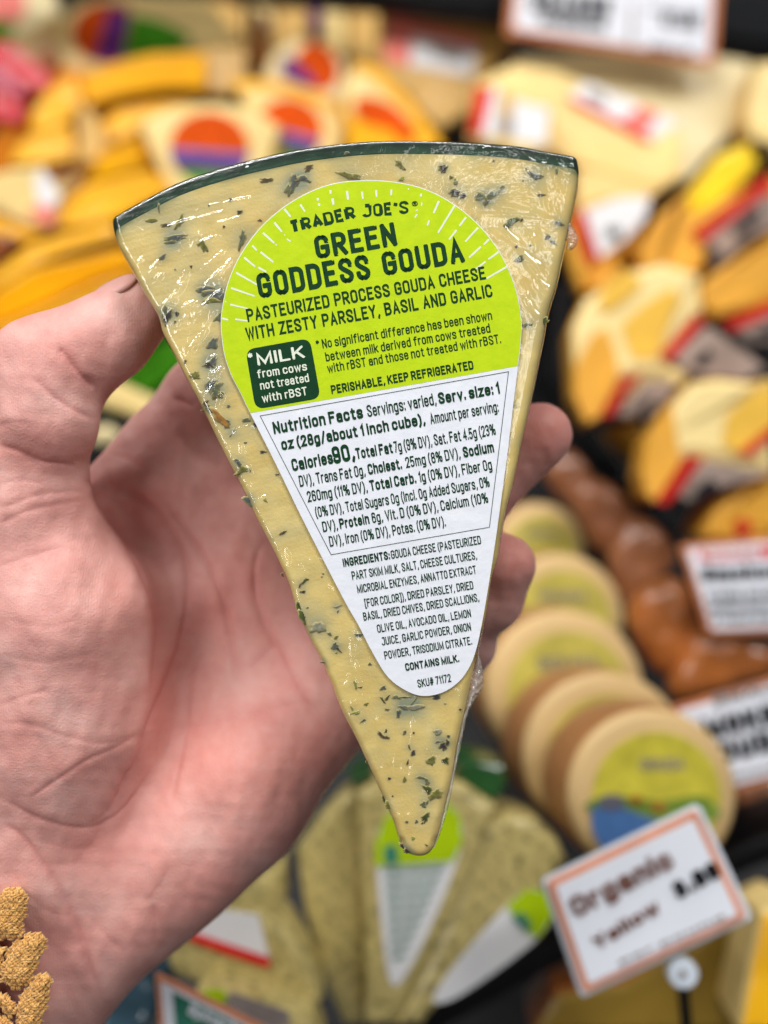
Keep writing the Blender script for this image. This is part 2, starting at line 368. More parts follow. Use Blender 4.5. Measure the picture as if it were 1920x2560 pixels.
fl(ZZ(z7, '7'), [(950, 120, 60, 34, 20, 'o'), (968, 145, 40, 24, 0, 'o'), (1085, 210, 90, 60, 60, 'b'), (1130, 240, 110, 54, 62, 'g'), (1155, 285, 66, 34, 10, 'o'), (1045, 360, 60, 34, 60, 'n'), (1070, 400, 60, 34, -60, 'g'), (1165, 480, 150, 46, -38, 'a'), (1205, 520, 70, 40, -38, 'a'), (1010, 418, 26, 16, 0, 'n'), (1515, 762, 38, 17, 5, 'k'), (1372, 685, 20, 12, 0, 'g'), (1310, 850, 60, 28, -50, 'b'), (1350, 915, 90, 42, 15, 'o'), (1310, 945, 60, 18, 15, 'd'), (1400, 1160, 80, 58, 10, 'b'), (1380, 498, 60, 20, 10, 'g'), (1460, 540, 50, 18, -15, 'k'), (870, 15, 30, 14, 60, 'n'), (1635, 950, 22, 12, 10, 'g'), (1475, 240, 12, 8, 0, 'g')])
fl(ZZ(z3, '3'), [(165, 425, 46, 12, 55, 'd'), (140, 452, 34, 10, 70, 'k'), (182, 412, 28, 8, 10, 'd'), (158, 495, 34, 13, 10, 'k'), (135, 610, 70, 34, -80, 'd'), (158, 655, 76, 42, -78, 'd'), (380, 870, 40, 26, 60, 'b'), (398, 890, 40, 13, -40, 'k'), (300, 986, 32, 7, 0, 'k'), (715, 1160, 34, 20, 20, 'b'), (12, 380, 24, 13, -60, 'n'), (190, 605, 14, 6, 20, 'n'), (290, 392, 8, 6, 0, 'k'), (540, 795, 40, 16, 10, 'b'), (260, 740, 90, 50, 5, 'v')])
fl(ZZ(z4, '4'), [(605, 335, 50, 13, -60, 'd'), (640, 320, 44, 12, 50, 'd'), (595, 605, 62, 16, -38, 'n'), (630, 625, 50, 20, -8, 'n'), (628, 575, 30, 11, 65, 'n'), (775, 585, 32, 17, 60, 'g'), (840, 742, 38, 26, 70, 'k'), (1030, 660, 54, 10, 10, 'b'), (1075, 690, 60, 40, 40, 'k'), (1100, 665, 40, 22, 80, 'k'), (975, 802, 56, 42, 55, 'o'), (1085, 802, 46, 34, 30, 'd'), (900, 935, 64, 13, -10, 'g'), (942, 965, 54, 22, -68, 'g'), (950, 1030, 84, 30, -50, 'd'), (1010, 1065, 80, 44, 28, 'o'), (915, 1140, 40, 32, 0, 'g'), (945, 1125, 30, 14, 60, 'g'), (935, 1240, 70, 32, 60, 'd'), (908, 1282, 16, 9, 60, 'n'), (790, 1272, 20, 15, 0, 'g'), (620, 1110, 66, 26, -65, 'd'), (650, 1150, 62, 34, -40, 'o'), (765, 1480, 60, 30, -55, 'k'), (795, 1505, 50, 22, -20, 'k'), (725, 440, 50, 22, 80, 'b'), (765, 395, 60, 22, -15, 'b'), (640, 410, 30, 12, 0, 'g'), (400, 435, 52, 16, 15, 'l'), (368, 400, 30, 10, -60, 'l'), (152, 50, 34, 7, 0, 'k'), (1200, 410, 18, 12, 0, 'k'), (1025, 585, 42, 30, 0, 'v'), (1018, 318, 52, 30, 10, 'k'), (760, 318, 80, 7, 3, 'n'), (484, 815, 32, 14, 70, 'n'), (850, 395, 110, 26, 2, 'v'), (680, 1075, 12, 9, 0, 'n')])
r3 = random.Random(3)
for i in range(120):
    k = r3.randrange(len(q)); x, y = q[k]
    if inL[k] and dLab[k] > 12 or min(dL[k], dR[k], dT[k]) < 24: continue
    FL.append((x, y, r3.choice((4, 6, 8, 11, 16)) * r3.uniform(.7, 1.2), r3.uniform(2.5, 6), r3.uniform(0, 180), r3.choice('nkoggbvvl')))
FC = {'b': srgb(84, 92, 88), 'k': srgb(58, 56, 54), 'n': srgb(84, 70, 50), 'o': srgb(112, 112, 50), 'd': srgb(66, 78, 34), 'g': srgb(98, 104, 78), 'a': srgb(158, 112, 48), 'l': srgb(140, 152, 64), 'v': srgb(150, 150, 128)}
# bleed of the herbs into the paste around them
bleed = np.zeros(len(q))
for x, y, l, wd, a, c in FL:
    R = max(l, wd) * .9 + 5
    m = np.where((abs(X - x) < R * 2.2) & (abs(Y - y) < R * 2.2))[0]
    if len(m): bleed[m] += {'b': .55, 'k': .5, 'g': .42, 'v': .6}.get(c, .2) * np.exp(-(((X[m] - x) ** 2 + (Y[m] - y) ** 2) / (R * .85) ** 2)) * min(1, l / 22) * 1.35
bleed = np.clip(bleed, 0, 1)
greening = np.exp(-np.clip(dT - 30 + 4 * wnoise(X, Y, 110, 42), 0, None) / (9 + 8 * np.exp(-dL / 120)))       # green soaking in under the rind

t = NT('herbed_gouda_paste')
n1 = t.noise(.05, 4, .6, t.coord(1, 'UV')); n2 = t.noise(.35, 3, .6, t.coord(1, 'UV', (.35, 1.6, 1)))
c = t.ramp(n1, [(.3, srgb(216, 186, 104)), (.52, srgb(230, 204, 124)), (.72, srgb(236, 216, 148))])
c = t.mix(t.math('MULTIPLY', t.ramp(t.noise(.085, 3, .5, t.coord(1, 'UV', (1, 1.4, 1))), [(.45, (0, 0, 0)), (.62, (1, 1, 1))]), .55), c, srgb(196, 184, 130))
c = t.mix(t.math('MULTIPLY', n2, .35), c, srgb(236, 212, 140))
c = t.mix(t.attr('bleed'), c, srgb(150, 156, 130))
c = t.mix(t.math('MULTIPLY', t.attr('greening'), .75), c, srgb(74, 104, 78))
t.link(c, t.b.inputs['Base Color'])
t.set(Roughness=.42, Subsurface_Weight=.25, Subsurface_Scale=.002)
t.b.inputs['Subsurface Radius'].default_value = (1, .7, .35)
t.bump(t.noise(1.4, 4, .6, t.coord(1, 'UV')), .25, .0004)
M_paste = t.m
t = NT('green_wax_rind')
c = t.mix(t.attr('rind_in'), srgb(6, 34, 16), srgb(44, 84, 60))
c = t.mix(t.math('MULTIPLY', t.noise(.12, 4, .6, t.coord(1, 'UV')), .55), c, srgb(12, 42, 24))
t.link(c, t.b.inputs['Base Color']); t.set(Roughness=.3, Coat_Weight=.4, Coat_Roughness=.1)
t.bump(t.noise(.5, 3, .6, t.coord(1, 'UV')), .4, .0005)
M_rind = t.m
t = NT('clear_film')
gl = t.add('ShaderNodeBsdfGlossy'); gl.inputs['Roughness'].default_value = .06; gl.inputs['Color'].default_value = (1, 1, 1, 1)
tr = t.add('ShaderNodeBsdfTransparent'); tr.inputs['Color'].default_value = (.985, .985, .98, 1)
fr = t.add('ShaderNodeLayerWeight'); fr.inputs['Blend'].default_value = .5
bm = t.add('ShaderNodeBump'); bm.inputs['Strength'].default_value = .18; bm.inputs['Distance'].default_value = .0004
t.link(t.noise(.9, 3, .5, t.coord(1, 'UV')), bm.inputs['Height'])
t.link(bm.outputs[0], gl.inputs['Normal']); t.link(bm.outputs[0], fr.inputs['Normal'])
mx = t.add('ShaderNodeMixShader'); t.link(t.math('ADD', t.math('MULTIPLY', t.math('POWER', fr.outputs['Facing'], 4.0), .4), .085, True), mx.inputs[0])
t.link(tr.outputs[0], mx.inputs[1]); t.link(gl.outputs[0], mx.inputs[2]); t.link(mx.outputs[0], t.out.inputs['Surface'])
M_film = t.m
t = NT('crumpled_film')                         # folded film is milky
gl = t.add('ShaderNodeBsdfGlossy'); gl.inputs['Roughness'].default_value = .12
tr = t.add('ShaderNodeBsdfTransparent'); df = t.add('ShaderNodeBsdfDiffuse'); df.inputs['Color'].default_value = srgb(206, 200, 190)
m1 = t.add('ShaderNodeMixShader'); m1.inputs[0].default_value = .42; t.link(tr.outputs[0], m1.inputs[1]); t.link(df.outputs[0], m1.inputs[2])
fr = t.add('ShaderNodeLayerWeight')
m2 = t.add('ShaderNodeMixShader'); t.link(t.math('ADD', t.math('MULTIPLY', t.math('POWER', fr.outputs['Facing'], 3.0), .7), .09, True), m2.inputs[0]); t.link(m1.outputs[0], m2.inputs[1]); t.link(gl.outputs[0], m2.inputs[2])
t.link(m2.outputs[0], t.out.inputs['Surface']); M_seal = t.m

KR = 13
rind_in = np.clip((dT - 8 + 5 * wnoise(X, Y, 90, 41)) / 26, 0, 1) ** 1.4
body('paste', paste_z, KR, NS, M_paste, sides='LBR', attrs=(('bleed', bleed), ('greening', greening)))
# rind: the same construction along the top rows (its own closed block)
def rind_block():
    zt = paste_z - .02
    rows = list(range(0, KR + 1)); V = []; F = []; R = len(rows)
    id2 = {}
    for r in rows:
        for c_ in range(NT_):
            id2[r, c_] = len(V); k = idx[r, c_]; V.append((XL[k], YL[k], zt[k] * .001))
    for r in rows[:-1]:
        for c_ in range(NT_ - 1): F.append([id2[r, c_], id2[r + 1, c_], id2[r + 1, c_ + 1], id2[r, c_ + 1]])
    ri = list(rind_in[[idx[r, c_] for r in rows for c_ in range(NT_)]])
    prev = [id2[0, c_] for c_ in range(NT_)]; prevb = [id2[KR, c_] for c_ in range(NT_)]
    for zz, o_ in ((-.004, .0004), (-.011, .0006), (-.018, .0), (-THK, -.001)):
        ring = []; rb = []
        for c_ in range(NT_):
            x, y, _ = V[id2[0, c_]]; ring.append(len(V)); V.append((x, y + o_, zz)); ri.append(0)
            x, y, _ = V[id2[KR, c_]]; rb.append(len(V)); V.append((x, y, zz)); ri.append(1)
        for c_ in range(NT_ - 1):
            F.append([prev[c_], prev[c_ + 1], ring[c_ + 1], ring[c_]]); F.append([prevb[c_ + 1], prevb[c_], rb[c_], rb[c_ + 1]])
        F.append([prev[0], ring[0], rb[0], prevb[0]]); F.append([prev[-1], prevb[-1], rb[-1], ring[-1]])
        prev, prevb = ring, rb
    for c_ in range(NT_ - 1): F.append([prev[c_], prev[c_ + 1], prevb[c_ + 1], prevb[c_]])
    o = mesh('rind', V, F, M_rind, wedge, smooth=True); fattr(o, 'rind_in', ri); uvproj(o)
rind_block()
ff = body('plastic_film', film_z, 0, NS, M_film, off=.0003, sides='TLBR')

# flecks
zl = paste_z.reshape(NS, NT_)
def zat(x, y):
    k = np.argmin((X - x) ** 2 + (Y - y) ** 2); return paste_z[k]
FM = {}
def herb(name, col):
    t = NT(name); n = t.noise(900, 3, .6); d = tuple(v * .6 for v in col[:3]) + (1,); l_ = tuple(min(1, v * 1.35) for v in col[:3]) + (1,)
    c = t.ramp(n, [(.3, d), (.7, l_)]); e = t.math('POWER', t.attr('edge'), 1.6)
    c = t.mix(e, c, srgb(190, 176, 118)); t.link(c, t.b.inputs['Base Color']); t.set(Roughness=.5); t.b.inputs['Specular IOR Level'].default_value = .2
    return t.m
for k, cc in FC.items(): FM[k] = herb('herb_' + {'b': 'slate', 'k': 'black', 'n': 'brown', 'o': 'olive', 'd': 'dark_green', 'g': 'grey_green', 'a': 'amber', 'l': 'light_green', 'v': 'pale'}[k], cc)
for i, (x, y, l, wd, a, c) in enumerate(FL):
    rr = random.Random(i); n = 17; l *= 1.18; wd *= 1.35; pts = []; a = -math.radians(a); z0 = zat(x, y) * .001 + .00006
    ph = rr.uniform(0, 6)
    bend = rr.uniform(-.25, .25) * l
    for k in range(n):
        th = 6.283 * k / n
        rad = 1 + .25 * math.sin(3 * th + ph) * rr.uniform(.3, 1) + rr.uniform(-.34, .22)
        u = math.cos(th) * l * .5 * rad; v = math.sin(th) * wd * .5 * rad + bend * ((math.cos(th)) ** 2 - .5) * .5
        pts.append((x + u * math.cos(a) - v * math.sin(a), y + u * math.sin(a) + v * math.cos(a)))
    ins = [(x + (p[0] - x) * .72, y + (p[1] - y) * .72) for p in pts]; out_ = [(x + (p[0] - x) * 1.22, y + (p[1] - y) * 1.22) for p in pts]
    V = [(*L2(x, y), z0 + .00008)] + [(*L2(*p), z0 + .00006) for p in ins] + [(*L2(*p), z0 + .00003) for p in out_] + [(*L2(*p), z0 - .0003) for p in out_]
    F = [[0, 1 + (k + 1) % n, 1 + k] for k in range(n)]
    for r_ in (0, 1): F += [[1 + r_ * n + k, 1 + r_ * n + (k + 1) % n, 1 + (r_ + 1) * n + (k + 1) % n, 1 + (r_ + 1) * n + k] for k in range(n)]
    o_ = mesh('herb_fleck', V, F, FM[c], wedge, smooth=True); fattr(o_, 'edge', [0] + [.12] * n + [1] * n + [1] * n)

# crumpled seals of film on the right edge
def seal(pts, wid, seed):
    c = resample(catmull(pts, 6), 34); tn = np.gradient(c, axis=0); nn = np.c_[-tn[:, 1], tn[:, 0]]; nn /= np.linalg.norm(nn, axis=1)[:, None]
    r = np.random.default_rng(seed); V = []; F = []; M = 9
    for i in range(34):
        wv = np.interp(i / 33, np.linspace(0, 1, len(wid)), wid) * (1 + r.uniform(-.12, .12))
        for j in range(M):
            u = j / (M - 1) * 2 - 1
            p = c[i] + nn[i] * wv * u * .5
            V.append((*L2(*p), -.002 + .0012 * (1 - u * u) + r.uniform(-.0004, .0004)))
    for i in range(33):
        for j in range(M - 1): a = i * M + j; F.append([a, a + 1, a + M + 1, a + M])
    mesh('film_seal', V, F, M_seal, wedge, smooth=True)
seal([(1424, 556), (1431, 580), (1434, 602), (1424, 620)], [8, 24, 30, 26, 10], 1)
seal([(1196, 1640), (1198, 1680), (1194, 1715), (1182, 1745), (1172, 1775)], [6, 22, 30, 26, 8], 2)
seal([(1182, 1745), (1163, 1800), (1150, 1860), (1136, 1930), (1122, 2000), (1104, 2070), (1086, 2122)], [7, 10, 10, 9, 11, 9, 4], 3)
seal([(1210, 1570), (1200, 1610), (1194, 1650)], [3, 7, 6], 4)

# ---- the printed label
def flat(name, pts, z, mat, parent, thick=0.00006):
    n = len(pts); V = [(*L2(*p), z) for p in pts] + [(*L2(*p), z - thick) for p in pts]
    F = [list(range(n))[::-1]] + [[k, (k + 1) % n, n + (k + 1) % n, n + k] for k in range(n)]
    o = mesh(name, V, F, mat, parent); uvproj(o)
    me = o.data
    return o
t = NT('label_white_paper')
t.link(t.ramp(t.noise(.25, 4, .6, t.coord(1, 'UV')), [(.3, srgb(222, 226, 236)), (.7, srgb(232, 235, 243))]), t.b.inputs['Base Color'])
t.set(Roughness=.4); t.b.inputs['Specular IOR Level'].default_value = .25; t.bump(t.noise(.12, 5, .65, t.coord(1, 'UV')), .3, .0007); M_lw = t.m
t = NT('label_lime_print')
t.link(t.ramp(t.noise(.3, 5, .65, t.coord(1, 'UV')), [(.3, srgb(180, 208, 8)), (.7, srgb(192, 218, 16))]), t.b.inputs['Base Color'])
t.set(Roughness=.4); t.b.inputs['Specular IOR Level'].default_value = .25; t.bump(t.noise(.12, 5, .65, t.coord(1, 'UV')), .3, .0007); M_ll = t.m
M_gi = simple('label_green_ink', srgb(0, 56, 26), .6, .12, 900, spec=.2)
M_wi = simple('label_white_ink', srgb(226, 232, 214), .45, .03, 900)
ZL = .00052
label = flat('label', lab, ZL, M_lw, wedge, .00012)
def clip_half(poly, a, b):
    """part of poly above the line a-b (photograph up)"""
    a = np.array(a, float); b = np.array(b, float); nrm = np.array([(b - a)[1], -(b - a)[0]]); out = []
    n = len(poly)
    for i in range(n):
        p, r = poly[i], poly[(i + 1) % n]; dp, dr = (p - a) @ nrm, (r - a) @ nrm
        if dp >= 0: out.append(p)
        if dp * dr < 0: out.append(p + (r - p) * dp / (dp - dr))
    return out
cen = lab.mean(0)
limep = clip_half([cen + (p - cen) * .9965 for p in lab], (629, 1033), (1294, 916))
flat('lime_panel', limep, ZL + .00003, M_ll, label, .00002)

# stroke lettering for the headline
W_ = .50
def cn(cx, cy, a0, a1, r=.22, ry=None):
    ry = ry or r
    return [(cx + r * math.cos(math.radians(a0 + (a1 - a0) * i / 6)), cy + ry * math.sin(math.radians(a0 + (a1 - a0) * i / 6))) for i in range(7)]
def LET(W=W_, r=.22):
    Cc = [(W, .77)] + cn(W - r, 1 - r, 0, 90, r) + cn(r, 1 - r, 90, 180, r) + cn(r, r, 180, 270, r) + cn(W - r, r, 270, 360, r)
    Oo = [(W, .5)] + cn(W - r, 1 - r, 0, 90, r) + cn(r, 1 - r, 90, 180, r) + cn(r, r, 180, 270, r) + cn(W - r, r, 270, 360, r) + [(W, .5)]
    Pb = [(0, 1)] + cn(W - r, 1 - r, 90, 0, r) + cn(W - r, .46 + r, 0, -90, r) + [(0, .46)]
    return {'O': [Oo], 'C': [Cc + [(W, .26)]], 'G': [Cc + [(W, .47), (W * .55, .47)]],
     'S': [[(W, .76)] + cn(W - r, 1 - r, 0, 90, r) + cn(r, 1 - r, 90, 180, r) + [(.01, .70), (.09, .6), (W - .09, .4), (W - .01, .3)] + cn(W - r, r, 0, -90, r) + cn(r, r, -90, -180, r) + [(0, .24)]],
     'D': [[(0, 0), (0, 1)] + cn(W - r, 1 - r, 90, 0, r) + cn(W - r, r, 0, -90, r) + [(0, 0)]],
     'B': [[(0, 0), (0, 1)] + cn(W - .24, .77, 90, -90, .22, .23) + [(0, .54)], [(0, .54)] + cn(W - .24, .27, 90, -90, .25, .27) + [(0, 0)]],
     'P': [[(0, 0), (0, 1)], Pb], 'R': [[(0, 0), (0, 1)], Pb, [(W * .45, .46), (W, 0)]],
     'E': [[(W * .88, 1), (0, 1), (0, 0), (W * .88, 0)], [(0, .52), (W * .72, .52)]], 'L': [[(0, 1), (0, 0), (W * .85, 0)]],
     'H': [[(0, 0), (0, 1)], [(W, 0), (W, 1)], [(0, .5), (W, .5)]], 'I': [[(.0, 0), (.0, 1)]],
     'N': [[(0, 0), (0, 1)], [(W, 0), (W, 1)], [(0, 1), (W, 0)]], 'A': [[(0, 0), (W * .5, 1), (W, 0)], [(W * .2, .3), (W * .8, .3)]],
     'T': [[(0, 1), (W, 1)], [(W / 2, 1), (W / 2, 0)]], 'U': [[(0, 1)] + cn(r, r, 180, 270, r) + cn(W - r, r, 270, 360, r) + [(W, 1)]],
     'W': [[(0, 1), (W * .35, 0), (W * .7, .9), (W * 1.05, 0), (W * 1.4, 1)]], 'Y': [[(0, 1), (W / 2, .48), (W, 1)], [(W / 2, .48), (W / 2, 0)]],
     'Z': [[(0, 1), (W, 1), (0, 0), (W, 0)]], ',': [[(.06, .05), (0, -.14)]], 'J': [[(W * .3, 1), (W, 1)], [(W, 1), (W, .22)] + cn(W - r, r, 0, -90, r) + cn(r, r, -90, -170, r)],
     "'": [[(.07, 1.02), (0, .72)]]}
def ribbon(pl, th, flare=0.0):
    pl = np.array(pl, float); keep = [0]
    for i in range(1, len(pl)):
        if np.linalg.norm(pl[i] - pl[keep[-1]]) > 1e-4: keep.append(i)
    pl = pl[keep]
    closed = np.linalg.norm(pl[0] - pl[-1]) < 1e-3
    if closed: pl = pl[:-1]
    n = len(pl); d = np.r_[0, np.cumsum(np.linalg.norm(np.diff(pl, axis=0), axis=1))]; d = d / d[-1]
    Lp, Rp = [], []
    for i in range(n):
        a = pl[i - 1] if (i > 0 or closed) else None; b = pl[(i + 1) % n] if (i < n - 1 or closed) else None
        t1 = (pl[i] - a) / np.linalg.norm(pl[i] - a) if a is not None else None
        t2 = (b - pl[i]) / np.linalg.norm(b - pl[i]) if b is not None else None
        tt_ = t2 if t1 is None else t1 if t2 is None else t1 + t2
        tt_ = tt_ / max(np.linalg.norm(tt_), 1e-6); nn = np.array([-tt_[1], tt_[0]])
        k = 1.0
        if t1 is not None and t2 is not None: k = 1 / max(.42, abs(nn @ np.array([-t1[1], t1[0]])))
        e = th / 2 * k * (1 + flare * abs(2 * d[i] - 1) ** 2.5)
        Lp.append(pl[i] + nn * e); Rp.append(pl[i] - nn * e)
    V = []; F = []
    for a, b in zip(Lp, Rp): V += [a, b]
    for i in range(n if closed else n - 1):
        j = (i + 1) % n; F.append([2 * i + 1, 2 * j + 1, 2 * j, 2 * i])
    if not closed and not flare:                 # softened ends
        for e, s_ in ((0, -1), (n - 1, 1)):
            tdir = (pl[1] - pl[0]) if e == 0 else (pl[-1] - pl[-2]); tdir = tdir / np.linalg.norm(tdir) * s_
            nb = np.array([-tdir[1], tdir[0]]); c0 = len(V)
            V += [pl[e] + nb * th / 2 + tdir * th * .30, pl[e] + nb * th * .3 + tdir * th * .5, pl[e] - nb * th * .3 + tdir * th * .5, pl[e] - nb * th / 2 + tdir * th * .30]
            F.append([2 * e, 2 * e + 1, c0 + 3, c0 + 2, c0 + 1, c0] if s_ * 1 else [])
    return np.array(V), F
def headline(s, p0, p1, cap, th=.17, gap=.13, flare=0.0, W=W_, r=.22, arch=0.0):
    LT = LET(W, r); x = 0; items = []
    yk = 1 - th
    for ch in s:
        if ch == ' ': x += W * .75; continue
        wd = 0
        for st in LT[ch]:
            V, F = ribbon([(px_, th / 2 + py_ * yk) for px_, py_ in st], th, flare)
            wd = max(wd, max(p[0] for p in st)); items.append((V + np.array([x, 0]), F))
        x += wd + th + gap
    tot = max(V[:, 0].max() for V, F in items); x0 = min(V[:, 0].min() for V, F in items)
    a = np.array(p0, float); b = np.array(p1, float); d = b - a; u = d / np.linalg.norm(d); up = np.array([u[1], -u[0]])
    out = []
    for V, F in items:
        k = (V[:, 0] - x0) / (tot - x0)
        out.append((a + np.outer(k, d) + np.outer(V[:, 1] * cap + arch * np.sin(np.pi * k), up), F))
    return out
def stack(name, items, z, mat, parent):
    """each stroke a hair above the one before so that none share a plane"""
    V = []; F = []
    for i, (Q, f) in enumerate(items):
        n = len(V); zz = z + (i % 6) * .000004
        V += [(*L2(*p), zz) for p in Q]; F += [[j + n for j in g] for g in f]
    return mesh(name, V, F, mat, parent)
def SM():
    W, r, x = .37, .17, .72
    def ring(x0, x1, y0, y1, r): return [(x1, (y0 + y1) / 2)] + cn(x1 - r, y1 - r, 0, 90, r) + cn(x0 + r, y1 - r, 90, 180, r) + cn(x0 + r, y0 + r, 180, 270, r) + cn(x1 - r, y0 + r, 270, 360, r) + [(x1, (y0 + y1) / 2)]
    O_ = ring(0, W, 0, x, r); arch = lambda a, b: [(a, x - .2)] + cn(a + .14, x - .14, 180, 90, .14) + cn(b - .14, x - .14, 90, 0, .14) + [(b, 0)]
    bowl = lambda y0, y1, x0=0: [(x0, y1), (W - .16, y1)] + cn(W - .18, (y0 + y1) / 2, 90, -90, .18, (y1 - y0) / 2) + [(x0, y0)]
    d = {'a': [[(.02, x - .18)] + cn(.15, x - .14, 180, 90, .14) + cn(W - .14, x - .14, 90, 0, .14) + [(W, 0)], [(W, .42), (.17, .42)] + cn(.17, .21, 90, 270, .17, .21) + [(.24, 0), (W, .12)]],
     'b': [[(0, 0), (0, 1)], O_], 'c': [[(W, x - .17)] + cn(W - r, x - r, 0, 90, r) + cn(r, x - r, 90, 180, r) + cn(r, r, 180, 270, r) + cn(W - r, r, 270, 360, r) + [(W, .17)]],
     'd': [[(W, 0), (W, 1)], O_], 'e': [[(0, .38), (W, .38)] + cn(W - r, x - r, 0, 90, r) + cn(r, x - r, 90, 180, r) + cn(r, r, 180, 270, r) + cn(W - r, r, 270, 350, r)],
     'f': [[(.30, 1)] + cn(.23, .87, 90, 180, .13) + [(.10, 0)], [(0, x), (.26, x)]], 'g': [O_, [(W, x), (W, -.1)] + cn(W - .15, -.12, 0, -90, .15) + [(.04, -.27)]],
     'h': [[(0, 0), (0, 1)], arch(0, W)], 'i': [[(0, 0), (0, x)], [(0, .93), (0, 1)]], 'l': [[(0, 0), (0, 1)]], 'k': [[(0, 0), (0, 1)], [(W, x), (0, .28)], [(.13, .42), (W, 0)]], 'm': [[(0, 0), (0, x)], arch(0, .30), arch(.30, .60)], 'n': [[(0, 0), (0, x)], arch(0, W)],
     'o': [O_], 'p': [[(0, -.27), (0, x)], O_], 'r': [[(0, 0), (0, x)], [(0, x - .2)] + cn(.16, x - .16, 180, 95, .16) + [(.22, x)]],
     's': [[(W, x - .17)] + cn(W - .13, x - .13, 0, 90, .13) + cn(.13, x - .13, 90, 180, .13) + [(.0, .5), (.07, .42), (W - .07, .30), (W, .22)] + cn(W - .13, .13, 0, -90, .13) + cn(.13, .13, -90, -180, .13)],
     't': [[(.1, .92), (.1, .12)] + cn(.22, .12, 180, 270, .12) + [(.26, 0)], [(0, x), (.25, x)]], 'u': [[(0, x)] + cn(.15, .15, 180, 270, .15) + [(W, .15)], [(W, 0), (W, x)]],
     'v': [[(0, x), (W / 2, 0), (W, x)]], 'w': [[(0, x), (.14, 0), (.29, x * .92), (.44, 0), (.58, x)]], 'y': [[(0, x), (W / 2, 0)], [(W, x), (W * .3, -.27), (0, -.27)]], 'z': [[(0, x), (W, x), (0, 0), (W, 0)]],
     '0': [ring(0, W + .03, 0, 1, .19)], '1': [[(0, .80), (.13, 1), (.13, 0)]], '2': [[(0, .76)] + cn(.17, .83, 180, 90, .17) + cn(W - .17, .83, 90, 0, .17) + [(W, .66), (0, 0), (W, 0)]],
     '3': [[(0, .86)] + cn(.15, .85, 160, 90, .15) + cn(W - .18, .78, 90, -90, .18, .23) + [(.12, .54)], [(.12, .54)] + cn(W - .18, .27, 90, -90, .18, .27) + cn(.15, .15, -90, -170, .15)],
     '4': [[(.30, 0), (.30, 1), (0, .28), (W + .03, .28)]], '5': [[(W, 1), (.02, 1), (0, .52), (.1, .6)] + cn(W - .18, .31, 90, -90, .18, .31) + cn(.15, .15, -90, -170, .15)],
     '6': [[(W, .82)] + cn(W - .16, .84, 0, 90, .16) + cn(.16, .84, 90, 180, .16) + [(0, .3)], ring(0, W, 0, .58, .16)], '7': [[(0, 1), (W, 1), (.10, 0)]],
     '8': [ring(.02, W - .02, .52, 1, .15), ring(0, W, 0, .52, .16)], '9': [[(0, .18)] + cn(.16, .16, 180, 270, .16) + cn(W - .16, .16, 270, 360, .16) + [(W, .7)], ring(0, W, .44, 1, .16)],
     '.': [[(0, .0), (0, .06)]], ':': [[(0, .0), (0, .06)], [(0, .58), (0, .64)]], '*': [[(.12, .98), (.12, .66)], [(0, .90), (.24, .74)], [(.24, .90), (0, .74)]],
     '(': [[(.14, 1.06), (.02, .8), (0, .4), (.02, .1), (.14, -.2)]], ')': [[(0, 1.06), (.12, .8), (.14, .4), (.12, .1), (0, -.2)]], '[': [[(.14, 1.06), (0, 1.06), (0, -.2), (.14, -.2)]], ']': [[(0, 1.06), (.14, 1.06), (.14, -.2), (0, -.2)]],
     '/': [[(0, -.1), (.26, 1.05)]], '%': [ring(0, .22, .52, 1, .1), ring(.44, .66, 0, .48, .1), [(.18, 0), (.48, 1)]], '#': [[(.06, 0), (.16, 1)], [(.26, 0), (.36, 1)], [(0, .34), (.42, .34)], [(.02, .66), (.44, .66)]],
     '$': [[(W, .76)] + cn(W - .15, .83, 0, 90, .15) + cn(.15, .83, 90, 180, .15) + [(.03, .6), (W - .03, .4), (W, .26)] + cn(W - .15, .17, 0, -90, .15) + cn(.15, .17, -90, -180, .15), [(W / 2, 1.1), (W / 2, -.1)]],
     '-': [[(0, .4), (.2, .4)]], '\u00ae': [ring(0, .8, 0, .9, .38), [(.26, .2), (.26, .7), (.5, .7), (.55, .58), (.5, .45), (.26, .45)], [(.4, .45), (.56, .2)]]}
    U = LET(.43, .19)
    U['K'] = [[(0, 0), (0, 1)], [(.42, 1), (0, .38)], [(.16, .58), (.44, 0)]]; U['M'] = [[(0, 0), (0, 1), (.29, .1), (.58, 1), (.58, 0)]]; U['F'] = [[(.4, 1), (0, 1), (0, 0)], [(0, .52), (.32, .52)]]
    U['V'] = [[(0, 1), (.23, 0), (.46, 1)]]; U['X'] = [[(0, 1), (.44, 0)], [(.44, 1), (0, 0)]]
    U.update(d); return U
FONT = SM()
def text_uv(s, th=.115, gap=None):
    """strokes of a line of text; returns items with x scaled 0..1 and y in cap heights"""
    gap = .10 + th * .15 if gap is None else gap
    xs = 1.3 if th > .16 else 1.12
    x = 0; items = []
    for ch in s:
        if ch == ' ': x += .28; continue
        wd = 0
        for st in FONT[ch]:
            V, F = ribbon([(a_ * xs, th / 2 + b_ * (1 - th)) for a_, b_ in st], th)
            wd = max(wd, max(p_[0] for p_ in st) * xs); items.append((V + np.array([x, 0]), F))
        x += wd + th + gap
    x1 = max(V[:, 0].max() for V, F in items); x0 = min(V[:, 0].min() for V, F in items)
    return [(np.c_[(V[:, 0] - x0) / (x1 - x0), V[:, 1]], F) for V, F in items], x1 - x0
def text_px(s, p0, p1, cap, bold=0.0):
    items, wid = text_uv(s, .225 if bold > .02 else .165 if bold > .008 else .158)
    a = np.array(p0, float); b = np.array(p1, float); d = b - a; u = d / np.linalg.norm(d); up = np.array([u[1], -u[0]])
    return [(a + np.outer(V[:, 0], d) + np.outer(V[:, 1] * cap, up), F) for V, F in items]
def text_on(name, items, z, mat, parent):
    return stack(name, [it for line in items for it in line], z, mat, parent)
z2 = Zc(600, 900, .4461)
